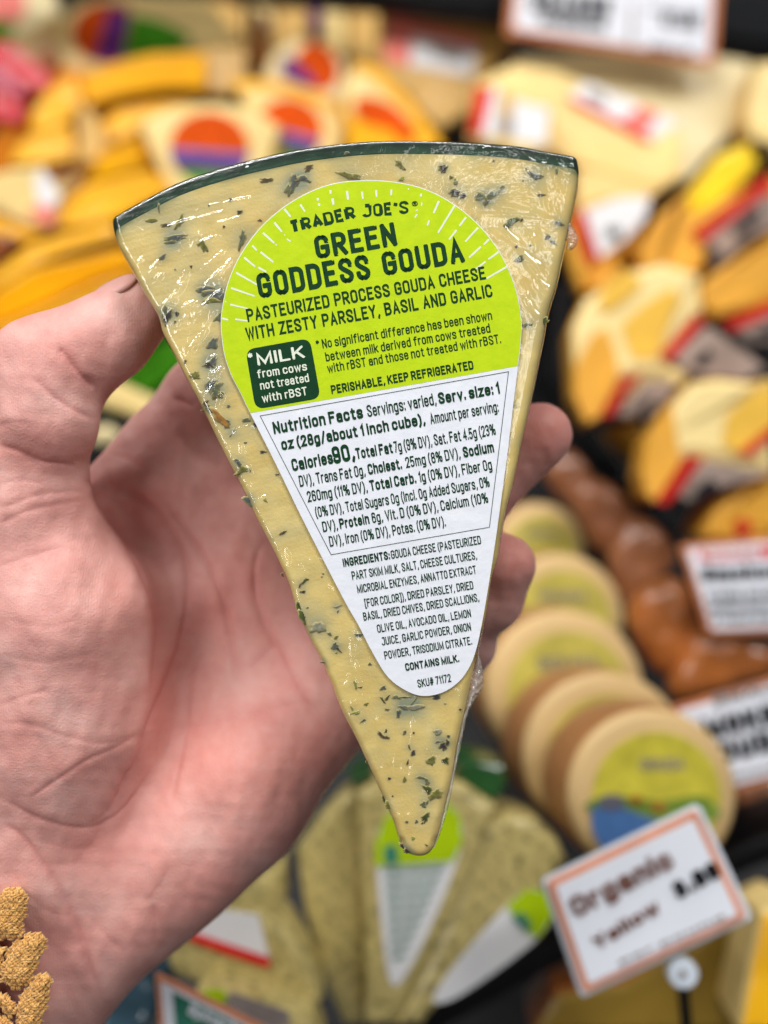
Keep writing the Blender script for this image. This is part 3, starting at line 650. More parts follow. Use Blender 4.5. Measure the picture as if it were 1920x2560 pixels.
def ln(Z, *a): return Z(*a)
ZI = ZL + .00007
zH = Zc(660, 480, .3496)
p = lambda Z, x, y: Z(x, y)[0]
stack('brand_lettering', headline('TRADER', p(zH, 208, 300), p(zH, 662, 192), 88 * .3496, .17, .16, .75, .52, .22, arch=1.2), ZI, M_gi, label)
stack('brand_lettering', headline("JOE'S", p(zH, 704, 186), p(zH, 1040, 156), 88 * .3496, .17, .17, .7, .52, .22), ZI, M_gi, label)
text_on('registered_mark', [text_px('®', p(zH, 1060, 110), p(zH, 1101, 103), 14)], ZI, M_gi, label)
stack('title_lettering', headline('GREEN', p(zH, 380, 488), p(zH, 958, 386), 170 * .3496, .20, .125, W=.42), ZI, M_gi, label)
stack('title_lettering', headline('GODDESS', p(z1, 530, 570), p(z1, 910, 502), 88 * .7354, .20, .125, W=.42), ZI, M_gi, label)
stack('title_lettering', headline('GOUDA', p(zH, 862, 608), p(zH, 1440, 505), 175 * .3496, .20, .125, W=.42), ZI, M_gi, label)
stack('subtitle_lettering', headline('PASTEURIZED PROCESS GOUDA CHEESE', p(z1, 490, 648), p(z1, 1299, 502), 45 * .7354, .185, .13), ZI, M_gi, label)
stack('subtitle_lettering', headline('WITH ZESTY PARSLEY, BASIL AND GARLIC', p(z1, 487, 711), p(z1, 1322, 562), 45 * .7354, .185, .13), ZI, M_gi, label)
# milk badge
def rrect(c4, r, n=6):
    c4 = [np.array(c_, float) for c_ in c4]; out = []
    for i in range(4):
        a, b, c_ = c4[i - 1], c4[i], c4[(i + 1) % 4]
        ua = (a - b) / np.linalg.norm(a - b); uc = (c_ - b) / np.linalg.norm(c_ - b)
        for k in range(n + 1):
            t_ = k / n; out.append((b + ua * r) * (1 - t_) ** 2 + b * 2 * t_ * (1 - t_) + (b + uc * r) * t_ ** 2)
    return out
badge = flat('milk_badge', rrect([p(z1, 482, 741), p(z1, 700, 702), p(z1, 737, 906), p(z1, 516, 944)], 24), ZL + .00006, M_gi, label, .00002)
ZB = ZL + .00009
tx = []
def add(lst, Z, s, x0, y0, x1, y1, cap, bold, k): lst.append(text_px(s, p(Z, x0, y0), p(Z, x1, y1), cap * k, bold))
add(tx, z1, '*', 495, 792, 511, 789, 40, .02, .7354); add(tx, z1, 'MILK', 524, 796, 685, 768, 42, .012, .7354)
add(tx, z1, 'from cows', 524, 839, 692, 811, 29, 0, .7354); add(tx, z1, 'not treated', 534, 878, 699, 850, 29, 0, .7354); add(tx, z1, 'with rBST', 540, 921, 693, 895, 29, 0, .7354)
text_on('badge_lettering', tx, ZB, M_wi, badge)
tx = []
K1, K2, K3 = .7354, .4461, .3617
for s, a in (('* No significant difference has been shown', (724, 741, 1320, 640)), ('between milk derived from cows treated', (756, 782, 1314, 683)), ('with rBST and those not treated with rBST.', (762, 821, 1350, 719))): add(tx, z1, s, *a, 32, .006, K1)
add(tx, z1, 'PERISHABLE, KEEP REFRIGERATED', 775, 893, 1257, 808, 31, .042, K1)
text_on('notice_lettering', tx, ZI, M_gi, label)
tx = []
for s, x0, y0, x1, y1, cap, b in (('Nutrition Facts', 192, 418, 693, 327, 70, .045), ('Servings: varied,', 718, 322, 1103, 252, 68, 0), ('Serv. size: 1', 1116, 250, 1457, 190, 66, .045),
 ('oz (28g/about 1 inch cube),', 238, 508, 1042, 364, 66, .042), ('Amount per serving:', 1070, 361, 1451, 292, 62, 0), ('Calories', 298, 625, 526, 581, 70, .045), ('90,', 529, 585, 650, 560, 98, .045), ('Total Fat', 654, 558, 859, 523, 64, .045), ('7g (9% DV), Sat. Fat 4.5g (23%', 868, 521, 1434, 420, 64, 0),
 ('DV), Trans Fat 0g,', 338, 712, 706, 648, 64, 0), ('Cholest.', 722, 645, 910, 611, 62, .045), ('25mg (8% DV),', 930, 607, 1237, 552, 62, 0), ('Sodium', 1254, 549, 1425, 518, 62, .045),
 ('260mg (11% DV),', 380, 798, 718, 739, 62, 0), ('Total Carb.', 732, 736, 990, 691, 62, .045), ('1g (0% DV), Fiber 0g', 1006, 688, 1414, 616, 62, 0),
 ('(0% DV), Total Sugars 0g (Incl. 0g Added Sugars, 0%', 428, 884, 1400, 711, 60, 0), ('DV),', 468, 965, 552, 950, 60, 0), ('Protein', 563, 948, 728, 918, 60, .045), ('6g, Vit. D (0% DV), Calcium (10%', 744, 915, 1392, 800, 60, 0),
 ('DV), Iron (0% DV), Potas. (0% DV).', 506, 1047, 1155, 932, 60, 0)): add(tx, z2, s, x0, y0, x1, y1, cap, b, K2)
text_on('nutrition_lettering', tx, ZI, M_gi, label)
tx = []
for s, x0, y0, x1, y1, cap, b in (('INGREDIENTS:', 440, 325, 763, 271, 60, .045), ('GOUDA CHEESE (PASTEURIZED', 772, 269, 1391, 165, 60, 0), ('PART SKIM MILK, SALT, CHEESE CULTURES,', 502, 414, 1363, 270, 60, 0), ('MICROBIAL ENZYMES, ANNATTO EXTRACT', 538, 506, 1358, 369, 58, 0),
 ('[FOR COLOR]), DRIED PARSLEY, DRIED', 590, 602, 1338, 476, 58, 0), ('BASIL, DRIED CHIVES, DRIED SCALLIONS,', 581, 695, 1378, 560, 58, 0), ('OLIVE OIL, AVOCADO OIL, LEMON', 676, 778, 1322, 669, 57, 0), ('JUICE, GARLIC POWDER, ONION', 706, 866, 1322, 762, 57, 0),
 ('POWDER, TRISODIUM CITRATE.', 726, 962, 1328, 858, 57, 0), ('CONTAINS MILK.', 870, 1042, 1240, 979, 54, .045), ('SKU# 71172', 955, 1157, 1184, 1115, 56, 0)): add(tx, z3, s, x0, y0, x1, y1, cap, b, K3)
text_on('ingredients_lettering', tx, ZI, M_gi, label)
# frame line round the facts
c4 = [np.array(p(z2, *c_)) for c_ in ((112, 313), (1505, 65), (1398, 938), (510, 1092))]; cm = sum(c4) / 4
V = []; F = []
inner = []
for i in range(4):
    a, b, c_ = c4[i - 1], c4[i], c4[(i + 1) % 4]; u = (a - b) / np.linalg.norm(a - b) + (c_ - b) / np.linalg.norm(c_ - b); inner.append(b + u * 1.5)
V = [(*L2(*v), ZI) for v in c4 + inner]; F = [[i, 4 + i, 4 + (i + 1) % 4, (i + 1) % 4] for i in range(4)]
mesh('frame_line', V, F, M_gi, label)
# sun burst dashes
BU = [(770, 200, 770, 213, 9), (777, 228, 780, 250, 11), (826, 203, 830, 233, 10), (877, 205, 880, 230, 8), (925, 200, 927, 223, 8), (977, 198, 976, 218, 8), (1035, 194, 1034, 199, 5), (1078, 212, 1076, 222, 9), (727, 227, 728, 236, 9), (731, 245, 733, 254, 9), (668, 249, 684, 273, 8), (614, 264, 635, 291, 9), (580, 310, 606, 342, 9), (541, 345, 580, 380, 9), (614, 351, 616, 355, 5), (622, 366, 636, 375, 6), (584, 384, 588, 388, 6), (505, 388, 520, 405, 8), (533, 410, 577, 445, 8), (477, 428, 515, 460, 8), (525, 462, 553, 478, 8), (450, 480, 522, 522, 8), (433, 532, 513, 560, 8), (412, 577, 418, 580, 4), (430, 588, 490, 602, 7), (402, 635, 424, 640, 8), (447, 638, 490, 644, 7), (1138, 237, 1120, 278, 9), (1080, 242, 1079, 254, 5), (1067, 266, 1060, 270, 5), (1064, 282, 1056, 294, 7), (1105, 303, 1099, 321, 8), (1192, 252, 1135, 345, 8), (1230, 292, 1207, 322, 8), (1198, 335, 1172, 368, 8), (1271, 327, 1227, 375, 8), (1308, 367, 1290, 385, 8), (1280, 392, 1240, 430, 8), (1340, 410, 1305, 435, 8), (1297, 442, 1262, 468, 7), (1372, 458, 1300, 500, 8)]
for x0, y0, x1, y1, wd in BU:
    a = np.array(p(z1, x0, y0)); b = np.array(p(z1, x1, y1)); d = (b - a) / np.linalg.norm(b - a); nn = np.array([-d[1], d[0]]) * wd * .7354 * .42; rr = random.Random(x0)
    pts = [a + nn * .8, a + d + nn, b - d + nn * rr.uniform(.6, 1), b + nn * .4, b - nn * .5, b - d - nn * rr.uniform(.7, 1), a + d - nn, a - nn * .8]
    V = [(*L2(*v), ZL + .00005) for v in pts]
    mesh('burst_dash', V, [list(range(8))[::-1]], M_wi, label)

# ---------------------------------------------------------------- the hand (one continuous surface)
def HP(px, py, z): return np.array([(px - 960) / FPX * z, (1280 - py) / FPX * z, z])     # mm, lens at the origin
CH = []                                          # (group, a, ra, b, rb, k)
def chain(g, k, pts):
    for i in range(len(pts) - 1):
        a, b = pts[i], pts[i + 1]; CH.append((g, HP(*a[:3]), a[3], HP(*b[:3]), b[3], k))
chain('thumb', 4, [(352, 776, 269, 8.6), (268, 843, 266, 10.1), (185, 892, 264.5, 10.9), (112, 934, 264, 12.9)])
chain('thumb', 5, [(112, 934, 264, 12.9), (108, 1050, 263, 13.1)])
chain('thenar', 9, [(100, 1050, 264, 12.6), (30, 1300, 272, 17.2)])
chain('thenar', 9, [(30, 1300, 272, 17.2), (135, 1540, 276, 23), (140, 1800, 279, 23.5), (70, 2130, 284, 23), (20, 2410, 288, 24.5), (-320, 2760, 292, 27)])
chain('palm', 12, [(806, 1757, 292, 15.6), (582, 2002, 291, 16.8), (405, 2140, 290, 18.5), (235, 2255, 289, 20), (60, 2450, 289, 22)])
chain('palm', 12, [(200, 1700, 297, 18), (600, 1370, 305, 13)])
chain('palm', 12, [(240, 1980, 298, 17), (740, 1640, 305, 14)])
chain('palm', 12, [(180, 1380, 297, 12), (420, 1200, 303, 11), (640, 1120, 304, 11)])
chain('palm', 12, [(420, 1200, 303, 11), (640, 1480, 306, 13), (760, 1640, 305, 14)])
chain('index', 4, [(290, 1264, 297, 12.2), (396, 1121, 298, 9.9), (505, 987, 297, 9.6), (640, 858, 292, 9.2), (770, 790, 284, 8.6)])
chain('middle', 4, [(640, 1270, 304, 11), (900, 1330, 303, 9.6), (1060, 1330, 299, 9.3), (1190, 1240, 291, 8.9), (1349, 1088, 286, 8.6)])
chain('ring', 4, [(720, 1500, 305, 11), (1000, 1600, 301, 9), (1140, 1570, 296, 8.4), (1226, 1500, 290, 7.9), (1264, 1412, 285, 8.0)])
chain('pinky', 4, [(800, 1660, 303, 11), (1040, 1740, 302, 8.2), (1120, 1690, 300, 7), (1180, 1622, 298, 6.4)])
hh = 1.0
lo = np.array([-150., -172, 236]); hi = np.array([58., 76, 332])
nx, ny, nz = (np.ceil((hi - lo) / hh).astype(int) + 1)
gx = (lo[0] + np.arange(nx) * hh).astype(np.float32)[:, None, None]; gy = (lo[1] + np.arange(ny) * hh).astype(np.float32)[None, :, None]; gz = (lo[2] + np.arange(nz) * hh).astype(np.float32)[None, None, :]
def cap(a, ra, b, rb):
    ab = b - a; L = float(ab @ ab)
    t_ = np.clip(((gx - a[0]) * ab[0] + (gy - a[1]) * ab[1] + (gz - a[2]) * ab[2]) / L, 0, 1)
    return np.sqrt((gx - a[0] - t_ * ab[0]) ** 2 + (gy - a[1] - t_ * ab[1]) ** 2 + (gz - a[2] - t_ * ab[2]) ** 2) - (ra + t_ * (rb - ra))
def smin(a, b, k):
    h = np.clip(k - np.abs(a - b), 0, None) / k; return np.minimum(a, b) - h * h * k * .25
fields = {}
for g, a, ra, b, rb, k in CH:
    d = cap(a, ra, b, rb); fields[g] = d if g not in fields else smin(fields[g], d, k)
D = smin(fields['thenar'], fields['palm'], 9)
D = smin(D, fields['thumb'], 2.2)
for g, k in (('index', 4), ('middle', 6), ('ring', 6), ('pinky', 6)): D = smin(D, fields[g], k)
# end the arm in a flat cut out of sight
del fields
# surface nets
def surface_nets(D):
    neg = D < 0
    c = np.zeros((D.shape[0] - 1, D.shape[1] - 1, D.shape[2] - 1), np.int8)
    offs = [(i, j, k) for i in (0, 1) for j in (0, 1) for k in (0, 1)]
    sl = lambda o: tuple(slice(o[i], D.shape[i] - 1 + o[i]) for i in range(3))
    for o in offs: c += neg[sl(o)]
    act = (c > 0) & (c < 8); ids = -np.ones(act.shape, np.int64); I = np.argwhere(act); ids[act] = np.arange(len(I))
    acc = np.zeros((len(I), 3)); cnt = np.zeros(len(I))
    for ax in range(3):
        for o in offs:
            if o[ax]: continue
            o2 = list(o); o2[ax] = 1
            d0 = D[I[:, 0] + o[0], I[:, 1] + o[1], I[:, 2] + o[2]]; d1 = D[I[:, 0] + o2[0], I[:, 1] + o2[1], I[:, 2] + o2[2]]
            m = (d0 < 0) != (d1 < 0); t_ = np.where(m, d0 / np.where(m, d0 - d1, 1), 0)
            pnt = I + np.array(o); pnt = pnt.astype(float); pnt[:, ax] += t_
            acc[m] += pnt[m]; cnt[m] += 1
    V = acc / cnt[:, None]; F = []
    for ax in range(3):
        u, v = (ax + 1) % 3, (ax + 2) % 3
        s0 = [slice(None)] * 3; s1 = [slice(None)] * 3; s0[ax] = slice(0, -1); s1[ax] = slice(1, None)
        ch = neg[tuple(s0)] != neg[tuple(s1)]; E = np.argwhere(ch); E = E[(E[:, u] > 0) & (E[:, v] > 0) & (E[:, u] < D.shape[u] - 1) & (E[:, v] < D.shape[v] - 1)]
        def cell(du, dv): e = E.copy(); e[:, u] -= du; e[:, v] -= dv; return ids[e[:, 0], e[:, 1], e[:, 2]]
        qd = np.stack([cell(0, 0), cell(1, 0), cell(1, 1), cell(0, 1)], 1)
        ng = neg[E[:, 0], E[:, 1], E[:, 2]]
        qd[~ng] = qd[~ng][:, ::-1]; F.append(qd)
    return V, np.concatenate(F)
HV, HF = surface_nets(D); del D
HV = lo + HV * hh
lab_ = np.arange(len(HV))
for _ in range(400):                             # keep the outer skin only
    mn = lab_[HF].min(1); new_ = lab_.copy(); np.minimum.at(new_, HF.ravel(), np.repeat(mn, 4)); new_ = new_[new_]
    if (new_ == lab_).all(): break
    lab_ = new_
keep_ = lab_ == np.bincount(lab_).argmax(); mp_ = np.cumsum(keep_) - 1; HF = mp_[HF[keep_[HF[:, 0]]]]; HV = HV[keep_]
# smooth once, then subdivide for the creases
def to_world(V):
    V = np.asarray(V) / 1000.0
    return np.outer(V[:, 0], Rv) + np.outer(V[:, 1], Uv) + np.outer(V[:, 2], Fv) + np.array(CAM)
BASE = Vector(to_world([HP(60, 2400, 290)])[0])
person = empty('person', Matrix.Translation(BASE))
tag(person, "bare left hand, palm open, gripping the herbed gouda wedge, mustard crochet cuff at the wrist", 'person')
hand = mesh('hand', HV, HF, [bpy.data.materials.new('tmp')], person, smooth=True)
sm = hand.modifiers.new('s', 'SMOOTH'); sm.factor = .5; sm.iterations = 12
sb = hand.modifiers.new('d', 'SUBSURF'); sb.levels = 1; sb.render_levels = 1
dg = bpy.context.evaluated_depsgraph_get(); me2 = bpy.data.meshes.new_from_object(hand.evaluated_get(dg))
hand.modifiers.clear(); old = hand.data; hand.data = me2; bpy.data.meshes.remove(old); me2.name = 'hand'
nv = len(me2.vertices); co = np.empty(nv * 3); me2.vertices.foreach_get('co', co); co = co.reshape(-1, 3)
no = np.empty(nv * 3); me2.vertex_normals.foreach_get('vector', no); no = no.reshape(-1, 3)
facing = -(no * co).sum(1) / np.linalg.norm(co, axis=1)
if facing[co[:, 2] < 262].mean() < 0:
    no = -no; facing = -facing; me2.flip_normals()
hpx = 960 + co[:, 0] / co[:, 2] * FPX; hpy = 1280 - co[:, 1] / co[:, 2] * FPX
hq = np.c_[hpx, hpy]
z6 = Zc(0, 1200, .6148)
CR = [  # creases: (points, depth mm, width px)
 (z5(425, 672, 480, 730, 560, 835, 640, 920, 715, 985), .95, 9), (z5(240, 895, 330, 985, 450, 1080, 580, 1160, 700, 1215), .55, 8), (z5(130, 480, 260, 500, 400, 640), .25, 8),
 (z5(0, 1400, 120, 1440, 300, 1520, 440, 1535, 565, 1562), .8, 8), (z5(0, 1690, 160, 1660, 330, 1690), .3, 7), (z5(0, 1260, 100, 1230, 220, 1240), .25, 7),
 (z6(350, 70, 430, 130, 500, 225, 570, 370, 615, 480, 640, 620, 625, 780, 605, 900), 1.0, 9),
 (z6(350, 20, 470, 30, 580, 75, 680, 180, 745, 320, 765, 470, 740, 640, 690, 780, 640, 900, 590, 1010, 560, 1120, 500, 1230, 430, 1340, 330, 1410), .9, 9),
 (z6(640, 60, 740, 180, 830, 320, 905, 480, 940, 640, 970, 820), .85, 9), (z6(1090, 230, 1040, 330, 1040, 470, 1080, 600, 1160, 760, 1240, 900, 1380, 1060), .8, 10),
 (z6(835, 690, 775, 820, 765, 960, 745, 1130, 700, 1330), .55, 6), (z6(1010, 780, 1080, 700, 1120, 660), .3, 8), (z6(560, 1030, 470, 1085, 330, 1150, 200, 1240, 120, 1290), .55, 6),
 (z6(0, 1290, 110, 1350, 250, 1400, 350, 1410, 440, 1370, 550, 1270, 620, 1160), .6, 8), (z6(590, 1040, 780, 1010, 900, 990, 1100, 940, 1240, 900), .5, 14),
 (z6(0, 990, 120, 990, 260, 1040, 420, 1070, 560, 1035), .3, 7), (z6(0, 920, 90, 880, 200, 850), .3, 6), (z6(0, 350, 120, 310, 260, 270), .3, 7), (z6(0, 180, 130, 120, 350, 75), .4, 8), (z6(0, 120, 160, 60, 350, 40), .35, 7), (z6(20, 560, 180, 600, 330, 560), .2, 8), (z6(0, 700, 160, 740, 400, 700), .2, 9),
 (z6(0, 1395, 80, 1440, 160, 1540, 230, 1640, 290, 1760, 335, 1880, 370, 2000, 420, 2130), .75, 10), (z6(620, 1720, 635, 1800, 630, 1900), .4, 10), (z6(340, 1760, 430, 1860, 520, 1930), .2, 8), (z6(430, 1350, 380, 1460, 300, 1560, 200, 1560), .2, 10), (z6(700, 1560, 640, 1660, 590, 1720), .2, 8), (z6(130, 1460, 300, 1500, 400, 1480), .2, 9),
 (z6(620, 260, 700, 420, 720, 560), .2, 12), (z6(520, 120, 640, 260), .3, 9), (z6(130, 1000, 200, 1130, 250, 1240), .2, 8), (z6(30, 1560, 110, 1680, 210, 1760, 300, 1780), .25, 9), (z6(60, 1780, 200, 1900, 330, 1900), .18, 9),
 (z7(760, 320, 850, 345, 960, 385), .7, 10), (z7(240, 780, 420, 830, 560, 960), .3, 12), (z7(0, 1010, 150, 1030, 350, 1060, 520, 1150, 640, 1290), .5, 9), (z7(60, 1100, 220, 1150, 420, 1240), .3, 9),
 (z7(30, 120, 100, 200, 155, 300), .3, 8)]
dep = np.zeros(nv); red = np.zeros(nv)
frontm = facing > .05
for pl, dp, wd in CR:
    c = catmull(pl, 4); l0 = c.min(0) - wd * 5; h0 = c.max(0) + wd * 5
    m = np.where((hpx > l0[0]) & (hpx < h0[0]) & (hpy > l0[1]) & (hpy < h0[1]) & frontm)[0]
    if not len(m): continue
    d, par = polydist(hq[m], c); en = np.clip(np.sin(np.pi * np.clip(par, .015, .985)) * 2.2, 0, 1)
    g1 = np.exp(-(d / (wd * .62)) ** 2); g2 = np.exp(-((d - wd * 2.2) / (wd * 1.6)) ** 2)
    g3 = np.exp(-(d / (wd * 2.6)) ** 2)
    dep[m] += en * dp * (-.36 * g1 - .20 * g3 + .16 * g2); red[m] = np.maximum(red[m], en * min(1, dp * .8) * np.exp(-(d / (wd * 1.7)) ** 2))
dep += (wnoise(hpx, hpy, 190, 31) * .35 + wnoise(hpx, hpy, 70, 32) * .10 + wnoise(hpx, hpy, 34, 33) * .035) * np.clip(facing * 2, 0, 1)
# cushions and hollows of the palm (photograph pixels, radius, mm)
for cx, cy, rx, ry, a in ((560, 1900, 190, 150, 1.2), (330, 2100, 170, 120, .8), (470, 1480, 60, 240, -.9), (215, 1260, 90, 60, .8), (560, 1640, 80, 200, .6), (690, 1650, 60, 150, -.7), (100, 1620, 220, 260, .8), (180, 2330, 120, 80, -.8)):
    dep += 1.2 * a * np.exp(-((hpx - cx) / rx) ** 2 - ((hpy - cy) / ry) ** 2) * np.clip(facing * 1.5, 0, 1)
co2 = co + no * dep[:, None]
wv = to_world(co2) - np.array(BASE)
me2.vertices.foreach_set('co', wv.ravel()); me2.update()
fattr(hand, 'crease', red)
bl = np.zeros(nv)
for cx, cy, rx, ry, a in ((330, 1250, 130, 70, .6), (620, 1900, 260, 160, .75), (260, 1480, 90, 110, .5), (420, 1900, 90, 200, .6), (600, 1440, 120, 260, .5), (270, 2130, 160, 90, .5), (1370, 1080, 90, 90, .9), (1290, 1400, 80, 90, .9), (60, 1130, 130, 60, .5), (400, 2230, 200, 120, .5), (200, 870, 150, 60, .35), (120, 1900, 140, 60, .35)):
    bl = np.maximum(bl, a * np.exp(-((hpx - cx) / rx) ** 2 - ((hpy - cy) / ry) ** 2))
fattr(hand, 'flush', bl)
uvl = me2.uv_layers.new(name='mm'); vi = np.empty(len(me2.loops), dtype=np.int32); me2.loops.foreach_get('vertex_index', vi)
uvl.data.foreach_set('uv', co[vi, :2].astype(np.float32).ravel())
t = NT('skin')
uvm = t.coord(1, 'UV')
n1 = t.noise(.07, 4, .55, uvm); n2 = t.noise(.35, 5, .6, uvm); n3 = t.noise(1.6, 3, .6, uvm)
c = t.ramp(n1, [(.3, srgb(208, 149, 142)), (.5, srgb(223, 168, 160)), (.7, srgb(229, 185, 177))])
c = t.mix(t.math('MULTIPLY', t.math('MULTIPLY', t.attr('flush'), t.math('ADD', n2, .35)), .7, True), c, srgb(214, 122, 108))
c = t.mix(t.math('MULTIPLY', n2, .32), c, srgb(206, 134, 120))
c = t.mix(t.math('MULTIPLY', t.attr('crease'), .38), c, srgb(196, 104, 100))
t.link(c, t.b.inputs['Base Color'])
t.set(Roughness=.46, Subsurface_Weight=.28, Subsurface_Scale=.004)
t.b.inputs['Specular IOR Level'].default_value = .42
t.b.inputs['Subsurface Radius'].default_value = (1, .38, .22)
wvx = t.add('ShaderNodeTexWave'); wvx.wave_type = 'BANDS'; wvx.bands_direction = 'X'; t.link(t.coord(1, 'UV', (1, .12, 1)), wvx.inputs['Vector'])
wvx.inputs['Scale'].default_value = .55; wvx.inputs['Distortion'].default_value = 9; wvx.inputs['Detail'].default_value = 2; wvx.inputs['Detail Scale'].default_value = .35
vo = t.add('ShaderNodeTexVoronoi'); vo.feature = 'DISTANCE_TO_EDGE'; vo.inputs['Scale'].default_value = .55; t.link(t.coord(1, 'UV', (1, 1.6, 1)), vo.inputs['Vector'])
b1 = t.bump(t.math('ADD', t.math('MULTIPLY', wvx.outputs['Fac'], .12), t.math('MULTIPLY', n3, 1.0)), .5, .00024)
b2 = t.bump(t.ramp(vo.outputs['Distance'], [(0, (0, 0, 0)), (.12, (1, 1, 1))]), .12, .0002, prev=b1)
t.link(t.math('ADD', t.math('MULTIPLY', n2, .25), .40), t.b.inputs['Roughness'])
M_skin = t.m; me2.materials.clear(); me2.materials.append(M_skin)
hand['label'] = 'open palm with thumb and two fingertips showing either side of the wedge'

# nails: curved plates lying on the finger ends
M_nail = simple('fingernail', srgb(222, 170, 160), .3, .05, 200)
def nail(cpos, axis, normal, R, hl, ang):
    axis = axis / np.linalg.norm(axis); normal = normal - axis * (normal @ axis); normal /= np.linalg.norm(normal); side = np.cross(axis, normal)
    V = []; F = []; A, B = 17, 13
    for i in range(A):
        s_ = i / (A - 1) * 2 - 1
        for j in range(B):
            u = j / (B - 1) * 2 - 1
            ang_u = u * ang * math.sqrt(max(0, 1 - max(0, abs(s_) - .35) ** 2 * 1.6))
            rr = R * (1 - .16 * max(0, s_) ** 2 - .03 * max(0, -s_)) + .25 * (1 - u * u * .3) - (.35 if abs(u) > .99 or abs(s_) > .99 else 0)
            V.append(cpos + axis * s_ * hl + (normal * math.cos(ang_u) + side * math.sin(ang_u)) * rr)
    for i in range(A - 1):
        for j in range(B - 1): a = i * B + j; F.append([a, a + 1, a + B + 1, a + B])
    o = mesh('fingernail', to_world(V) - np.array(BASE), F, M_nail, person, smooth=True)
    so = o.modifiers.new('t', 'SOLIDIFY'); so.thickness = .0004; so.offset = 0
T0, T1 = HP(185, 892, 264.5), HP(352, 776, 269); ax = T1 - T0
nail(HP(316, 805, 267.9), ax, np.array([-.50, .80, -.40]), 9.75, 8.2, .72)
nail(HP(1250, 1444, 287), HP(1264, 1412, 285) - HP(1226, 1500, 290), np.array([.86, .30, .50]), 8.0, 5.0, .75)
nail(HP(1300, 1134, 288), HP(1349, 1088, 286) - HP(1190, 1240, 291), np.array([.35, .3, .9]), 8.6, 6.0, .75)

# crocheted cuff
t = NT('mustard_yarn')
t.link(t.ramp(t.noise(900, 4, .6), [(.3, srgb(168, 114, 44)), (.5, srgb(212, 160, 84)), (.7, srgb(232, 186, 112))]), t.b.inputs['Base Color'])
t.set(Roughness=.85, Sheen_Weight=.4); M_yarn = t.m
YV, YF = [], []
def tube(pts, r, n=6):
    pts = np.array(pts); m = len(pts); b0 = len(YV)
    for i in range(m):
        tg = pts[min(i + 1, m - 1)] - pts[max(i - 1, 0)]; tg /= max(np.linalg.norm(tg), 1e-9)
        a = np.cross(tg, [0, 0, 1.]); a = a / np.linalg.norm(a) if np.linalg.norm(a) > .1 else np.array([1., 0, 0]); b = np.cross(tg, a)
        rad = r * (.55 if i in (0, m - 1) else 1)
        for k in range(n): th = 6.283 * k / n; YV.append(pts[i] + (a * math.cos(th) + b * math.sin(th)) * rad)
    for i in range(m - 1):
        for k in range(n): YF.append([b0 + i * n + k, b0 + i * n + (k + 1) % n, b0 + (i + 1) * n + (k + 1) % n, b0 + (i + 1) * n + k])
    YF.append([b0 + k for k in range(n)][::-1]); YF.append([b0 + (m - 1) * n + k for k in range(n)])
zs = Zc(0, 2180, .1718)
rs = random.Random(11)
LOBES = [([(-200, 560), (-60, 380), (70, 250), (200, 215), (330, 230), (385, 360), (380, 560), (345, 700), (310, 800), (330, 900), (200, 980), (60, 960), (-60, 1000), (-220, 900)], (-150, 760)),
 ([(330, 930), (400, 920), (520, 870), (610, 900), (670, 980), (640, 1120), (580, 1260), (530, 1400), (470, 1540), (380, 1650), (230, 1700), (110, 1640), (0, 1560), (40, 1360), (110, 1180), (210, 1060)], (120, 1480)),
 ([(500, 1560), (590, 1490), (680, 1460), (745, 1530), (740, 1660), (700, 1840), (660, 1980), (610, 2100), (560, 2230), (520, 2330), (240, 2330), (270, 2100), (240, 1960), (300, 1850), (360, 1740), (420, 1620)], (300, 2120)),
 ([(-120, 1760), (60, 1790), (130, 1860), (230, 1960), (230, 2080), (120, 2110), (20, 1960), (-120, 1900)], (0, 1900)), ([(-150, 2130), (-20, 2040), (90, 2130), (170, 2250), (150, 2420), (-150, 2420)], (0, 2300)),
 ([(-140, 1120), (-20, 1080), (60, 1110), (30, 1230), (20, 1380), (-140, 1400)], (-80, 1250)),
 ([(500, 2300), (560, 2260), (640, 2300), (640, 2600), (400, 2700), (100, 2700), (100, 2400), (240, 2320)], (200, 2560)),
 ([(-700, 500), (-150, 640), (-120, 1000), (-100, 1400), (-120, 2420), (120, 2700), (-700, 2900)], (-500, 1600))]
ZSL = 256.5
